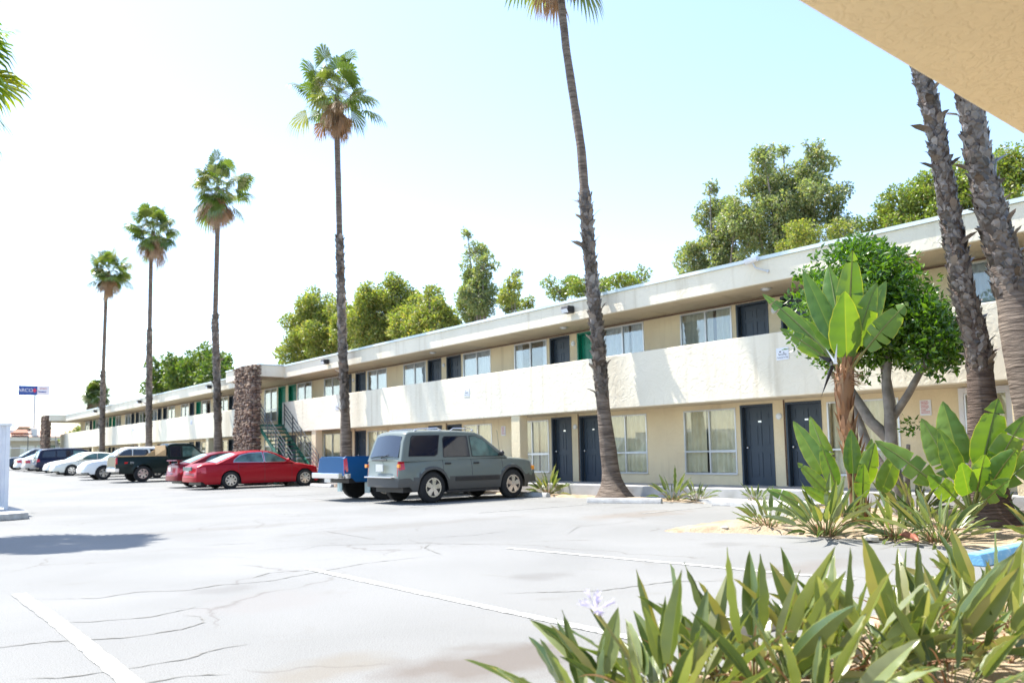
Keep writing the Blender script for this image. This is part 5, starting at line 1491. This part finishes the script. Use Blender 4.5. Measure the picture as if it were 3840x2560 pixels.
truck = dict(L=5.6, W=1.95, paint=P_dgreen, r=.40, arch=1.15, wheels=[-1.55, 1.75], z0=.42, flare=.03, bumpz=.70, bumper=P_chrome,
             deck=[(-2.8, .75), (-2.78, 1.22), (-2.70, 1.25), (-.38, 1.25), (-.30, 1.17), (1.2, 1.15), (1.5, 1.13), (2.5, 1.03), (2.7, .95), (2.8, .75)],
             cabin=[(-.36, 1.1), (-.33, 1.78), (-.26, 1.85), (.1, 1.88), (.7, 1.88), (.95, 1.83), (1.62, 1.15)], tumble=.22, bed=(-2.72, -.40),
             windows=[('side_window', [(-.22, 1.22), (-.21, 1.72), (.28, 1.74), (.28, 1.22)], P_tint), ('side_window', [(.38, 1.22), (.38, 1.74), (.88, 1.72), (1.36, 1.30), (1.36, 1.22)], P_clear)],
             shield=((1.62, 1.15), (.95, 1.83), P_clear), rear=((-.37, 1.25), (-.34, 1.75), P_tint), mirror=(1.3, 1.28), mirpaint=M_black, handle=M_black,
             doors=[(.32, 1.42)], seams=[-.34, .31, 1.43], tail=(.86, 1.16, .10, .90), head=(.80, 1.0, .2, .5), plate=.62, spokes=6, spw=.22, rimf=.6)
TR = make_car('pickup_truck', truck, (12.95, 44.05, 0.08), 0, 'dark green pickup with plywood sides in its bed, tail to the viewer', 'pickup')
m = MB()
m.box(-2.70, -.45, -.90, -.87, 1.255, 1.30); m.box(-2.70, -.45, .87, .90, 1.255, 1.30)
for y in (-.88, .88): m.prism([(-.95, 1.30), (-.72, 1.46), (-.45, 1.62), (-.45, 1.30)], y-.012, y+.012, 'y')
m.box(-.50, -.47, -.88, .88, 1.30, 1.80); m.tube([(-2.66, -.88, 1.25), (-2.66, -.88, 1.66)], .02, 5)
m.build('plywood_rack', P_wood, TR)
m = MB(); m.prism([(-2.42, .91), (-2.40, .99), (-2.25, .99), (-2.27, .91)], -.992, -.986, 'y'); m.build('side_badge', P_rlamp, TR)
t_ = text('Z71', .11, (-2.06, -.99, .945), (rad(90), 0, 0), P_clamp, TR, .004, 'badge_lettering')
r2 = copy.copy(truck); r2.update(L=4.9, W=1.80, paint=P_blue, r=.39, wheels=[-1.30, 1.60], z0=.50, deck=[(-2.45, .72), (-2.43, 1.14), (-2.35, 1.17), (-.45, 1.17), (-.36, 1.08), (.9, 1.05), (1.9, .98), (2.3, .9), (2.45, .7)],
          cabin=[(-.42, 1.0), (-.38, 1.52), (-.3, 1.58), (.3, 1.6), (.5, 1.55), (1.1, 1.05)], bed=(-2.37, -.47),
          windows=[('side_window', [(-.28, 1.12), (-.27, 1.46), (.38, 1.47), (.75, 1.16), (.75, 1.12)], P_clear)], shield=((1.1, 1.05), (.5, 1.55), P_clear), rear=((-.43, 1.12), (-.40, 1.5), P_tint), mirror=(.8, 1.14),
          doors=[(-.3, .82)], seams=[-.44, -.31, .83], tail=(.80, 1.10, .10, .86), spokes=5, plate=.58, flare=.06)
TB = make_car('pickup_truck', r2, (12.5, 20.15, 0), 0, 'cobalt blue pickup with a chrome rear bumper tucked behind the suv', 'pickup')
for sg in (1, -1):
    m = MB(); m.box(-1.78, -1.76, sg*.78-.13, sg*.78+.13, .20, .56); m.build('mud_flap', P_sky, TB)
m = MB(); m.box(-2.62, -2.50, -.78, .78, .60, .74); m.build('chrome_bumper', P_chrome, TB, bevel=.02)

# vehicles farther along the row
def far(paint, **k):
    s = copy.copy(sedan); s.update(L=4.9, W=1.8, paint=paint, wheels=[-1.35, 1.5], handle=paint, seal=M_black, spokes=6, spw=.2); s.update(k); return s


wsuv = copy.copy(suv); wsuv.update(paint=P_white, L=4.7, clad=0, bumper=P_white, wheels=[-1.35, 1.40], flare=.012, r=.37,
           deck=[(-2.35, .7), (-2.33, 1.04), (-2.1, 1.08), (.9, 1.08), (1.35, 1.07), (2.0, 1.0), (2.2, .9), (2.35, .7)], head=(.78, .92, .15, .5),
           windows=[(a, b, P_tint) for a, b, c in suv['windows']], shield=((1.25, 1.05), (.42, 1.58), P_sky))
make_car('sport_utility', wsuv, (12.2, 49.2, gz(49.2)), math.pi, 'white suv nose-out beyond the dark green pickup', 'suv')
make_car('sedan', far(P_white), (13.2, 54.0, gz(54)), math.pi, 'white sedan nose-out right beside the white suv', 'car')
make_car('sedan', far(P_cream), (12.6, 58.9, gz(58.9)), math.pi, 'cream-white sedan with chrome wheel covers, nose-out left of the white suv', 'car')
make_car('sedan', far(P_white), (12.75, 62.0, gz(62)), math.pi, 'white sedan nose-out between the navy minivan and the cream sedan', 'car')
van = copy.copy(suv); van.update(paint=P_navy, L=4.9, W=1.95, clad=0, bumper=P_navy, wheels=[-1.45, 1.5], flare=.006, r=.34,
           deck=[(-2.45, .7), (-2.43, 1.0), (-2.2, 1.06), (1.2, 1.05), (1.9, .98), (2.25, .85), (2.45, .6)],
           cabin=[(-2.38, 1.0), (-2.2, 1.55), (-2.05, 1.66), (-1.2, 1.72), (-.2, 1.73), (.5, 1.68), (.8, 1.58), (1.75, 1.0)],
           windows=[('quarter_window', [(-2.1, 1.12), (-1.98, 1.52), (-1.25, 1.56), (-1.25, 1.12)], P_tint), ('side_window', [(-1.15, 1.12), (-1.15, 1.57), (-.2, 1.58), (-.2, 1.12)], P_tint),
                    ('side_window', [(-.1, 1.12), (-.1, 1.58), (.5, 1.56), (1.2, 1.16), (1.2, 1.12)], P_clear)],
           shield=((1.75, 1.0), (.8, 1.58), P_clear), rear=((-2.38, 1.04), (-2.2, 1.56), P_sky), mirror=(1.15, 1.2), mirpaint=P_navy, doors=[(-1.2, -.17), (-.15, 1.1)], seams=[-1.21, -.16, 1.11], tail=(.78, 1.0, .2, .8), head=(.62, .78, .2, .5))
make_car('minivan', van, (12.95, 67.6, gz(67.6)), 0, 'navy blue minivan with its tail and red lights to the viewer', 'minivan')
make_car('sedan', far(P_silver, r=.33), (13.0, 72.4, gz(72.4)), 0, 'champagne sedan tail-out left of the navy minivan, nearer one of two', 'car')
make_car('sedan', far(P_white), (12.9, 75.6, gz(75.6)), 0, 'pale sedan tail-out between the champagne sedan and the slate suv', 'car')
s9 = copy.copy(wsuv); s9.update(paint=P_slate, bumper=P_slate)
make_car('sport_utility', s9, (12.6, 80.6, gz(80.6)), math.pi, 'dark slate blue suv at the far end beside the white enclosure', 'suv')
SV.scale = (.975, .975, 1.02); CAR1.scale = (1.02, 1, 1)
# ------------------------------------------------------------------ canopy overhead, enclosure, far side
t = empty('entrance_canopy', (4, -2, 3.0), 0, 'broad flat stucco canopy overhead at the upper right corner', 'canopy')
m = MB(); m.box(-10, 14, -1.2, 3.73, 0.0, 0.5); m.build('soffit', M_canopy, t, bevel=.015)
m = MB(); m.box(-10.05, 14.05, -1.25, 3.76, 0.502, 0.6); m.build('roof_edge', M_trimblue, t)
for x in (-8, 12.5):
    m = MB(); m.box(x-.2, x+.2, -1.0, -.6, -3.0, 0.0); m.build('post', M_tan_st, t)

t = empty('corrugated_enclosure', (-2.5, 22.2, 0), 0, 'white corrugated metal enclosure at the left edge', 'enclosure')
def corr(m, a, b, z0, z1):
    a = Vector(a); b = Vector(b); d = (b-a).normalized(); n = Vector((d.y, -d.x, 0)); L = (b-a).length; k = int(L/.045); b0 = len(m.v)
    for i in range(k+1):
        p = a+d*L*i/k+n*(.012 if (i//2) % 2 else -.012); m.v.append((p.x, p.y, z0)); m.v.append((p.x, p.y, z1))
    for i in range(k): m.f.append((b0+2*i, b0+2*i+2, b0+2*i+3, b0+2*i+1)); m.mi.append(0)
m = MB(); corr(m, (0, -.6, 0), (5.32, -.6, 0), .18, 2.0); m.build('front_panel', M_white, t)
m = MB(); corr(m, (5.34, -.58, 0), (5.34, 6, 0), .18, 2.0); m.build('side_panel', M_white, t)
m = MB(); m.box(-.1, 5.38, -.66, -.55, 2.0, 2.06); m.box(5.28, 5.38, -.55, 6, 2.0, 2.06); m.build('top_rail', M_alu, t, bevel=.01)
m = MB(); m.box(5.28, 5.36, -.64, -.56, .12, 2.0); m.build('corner_post', M_white, t)
m = MB(); m.prism([(0, -1.9), (5.1, -2.6), (5.5, -2.4), (5.6, -1.6), (5.55, 6), (0, 6)], 0.0, .14, 'z'); m.build('base_kerb', M_conc, t, bevel=.02)

t = empty('satellite_dish', (3.12, 23.0, -.42), 0, 'small pale round dish at the top corner of the white enclosure', 'dish')
m = MB(); m.tube([(-.25, 0, 2.3), (0, 0, 2.35)], .02, 6); m.build('pole', M_alu, t)
m = MB(); prev = None
c = Vector((0, 0, 2.45)); ax = Vector((-.35, -.6, .5)).normalized(); s0 = ax.orthogonal().normalized(); s1 = ax.cross(s0)
rings = []
for i in range(5):
    r = .11*i/4; rings.append([c+ax*(r*r*.9)+s0*r*math.cos(j*math.pi/8)+s1*r*math.sin(j*math.pi/8) for j in range(16)])
b0 = 0
for i in range(5):
    for p in rings[i]: m.v.append(tuple(p))
for i in range(4):
    for j in range(16): m.f.append((i*16+j, i*16+(j+1) % 16, (i+1)*16+(j+1) % 16, (i+1)*16+j)); m.mi.append(0)
m.build('reflector', M_lamp, t, smooth=180)
m = MB(); m.tube([c-ax*.02, c+ax*.1], .008, 5); m.build('feed_arm', M_alu, t)

t = empty('far_building', (0, 112, .55), 0, 'low cream building with pinkish tiled roofs beyond the far end', 'building')
m = MB(); m.box(10, 30, 0, 10, 0, 3.1); m.build('wall', M_farwall, t)
m = MB(); m.box(9.8, 30.2, -.5, 10.2, 3.05, 3.5); m.build('eave', M_white_st, t)
m = MB(); m.add([(9.7, -.6, 3.51), (30.3, -.6, 3.51), (30.3, 10.4, 3.51), (9.7, 10.4, 3.51), (13, 4, 4.7), (27, 4, 4.7)], [(0, 1, 5, 4), (1, 2, 5), (2, 3, 4, 5), (3, 0, 4)]); m.build('lower_roof', M_rtile, t)
m = MB(); m.box(15.2, 17.2, 3, 6, 3.9, 4.8); m.build('upper_wall', M_farwall, t)
m = MB(); m.add([(14.6, 2.6, 4.8), (17.6, 2.6, 4.8), (17.6, 6.4, 4.8), (14.6, 6.4, 4.8), (15.4, 4.5, 5.5), (16.0, 4.5, 5.5)], [(0, 1, 5, 4), (1, 2, 5), (2, 3, 4, 5), (3, 0, 4)]); m.build('upper_roof', M_rtile, t)
m = MB(); m.prism([(-.6, 3.75), (-.6, 4.0), (.4, 4.4), (.4, 4.0)], 14.9, 16.6, 'x'); m.build('awning', mat('brown_awning', (.30, .10, .05)), t)
m = MB(); m.box(17.0, 17.6, -.2, .6, 3.6, 4.5); m.build('rooftop_unit', M_alu, t)
for x in (13.5, 15.9, 17.6, 19.8, 23):
    m = MB(); m.box(x, x+1.5, -.03, -.005, .05, 2.5); m.build('garage_door', M_curtain, t)
t = empty('chain_fence', (4, 104, .55), 0, 'low pale chain-link fence before the far cream building', 'fence')
m = MB(); m.tube([(4, 0, 2.1), (24, 0, 2.1)], .035, 5); m.build('top_rail', M_white, t)
for i in range(9):
    m = MB(); m.tube([(4+i*2.4, 0, 0), (4+i*2.4, 0, 2.1)], .035, 5); m.build('fence_post', M_alu, t)
t = empty('light_pole', (14.9, 100, .55), 0, 'thin dark lamp pole before the far cream building', 'lamp post')
m = MB(); m.tube([(0, 0, 0), (0, 0, 3.5)], .04, 6); m.build('pole', M_iron, t)
m = MB(); m.box(-.4, .4, -.1, .1, 3.5, 3.6); m.build('lamp_head', M_iron, t)

# petrol station sign on a tall pole
t = empty('station_sign', (18.7, 120, .6), rad(-6), 'tall blue and white petrol station sign on a thin pole in the distance', 'sign')
m = MB(); m.tube([(0.1, 0, 0), (0.1, 0, 9.8)], .14, 8); m.build('pole', M_alu, t)
zc = 10.75 - 0.0
m = MB(); m.box(-1.75, .33, -.25, .25, 9.85, 11.05); m.build('blue_panel', mat('sign_blue', (.02, .07, .30), rough=.4), t, bevel=.05)
m = MB(); m.box(.33, 1.75, -.24, .24, 9.87, 11.1); m.build('white_panel', M_white, t, bevel=.05)
text('ARCO', .62, (-.98, -.26, 10.45), (rad(90), 0, 0), M_white, t, .006, 'lettering')
m = MB(); m.prism([(0.05, 10.14), (.28, 10.45), (.05, 10.76), (-.18, 10.45)], -.29, -.255, 'y'); m.build('emblem', mat('sign_red', (.62, .03, .08), rough=.4), t)
text('ampm', .34, (1.03, -.25, 10.75), (rad(90), 0, 0), M_rink, t, .006, 'lettering')
m = MB(); m.tube([(.46+.021*i, -.255, 10.28+.075*math.sin(i*1.35)*(1.6 if i < 3 else 1)) for i in range(44)], .028, 4); m.build('blue_script', M_bink, t)
t.location = (18.7, 122, -.1)
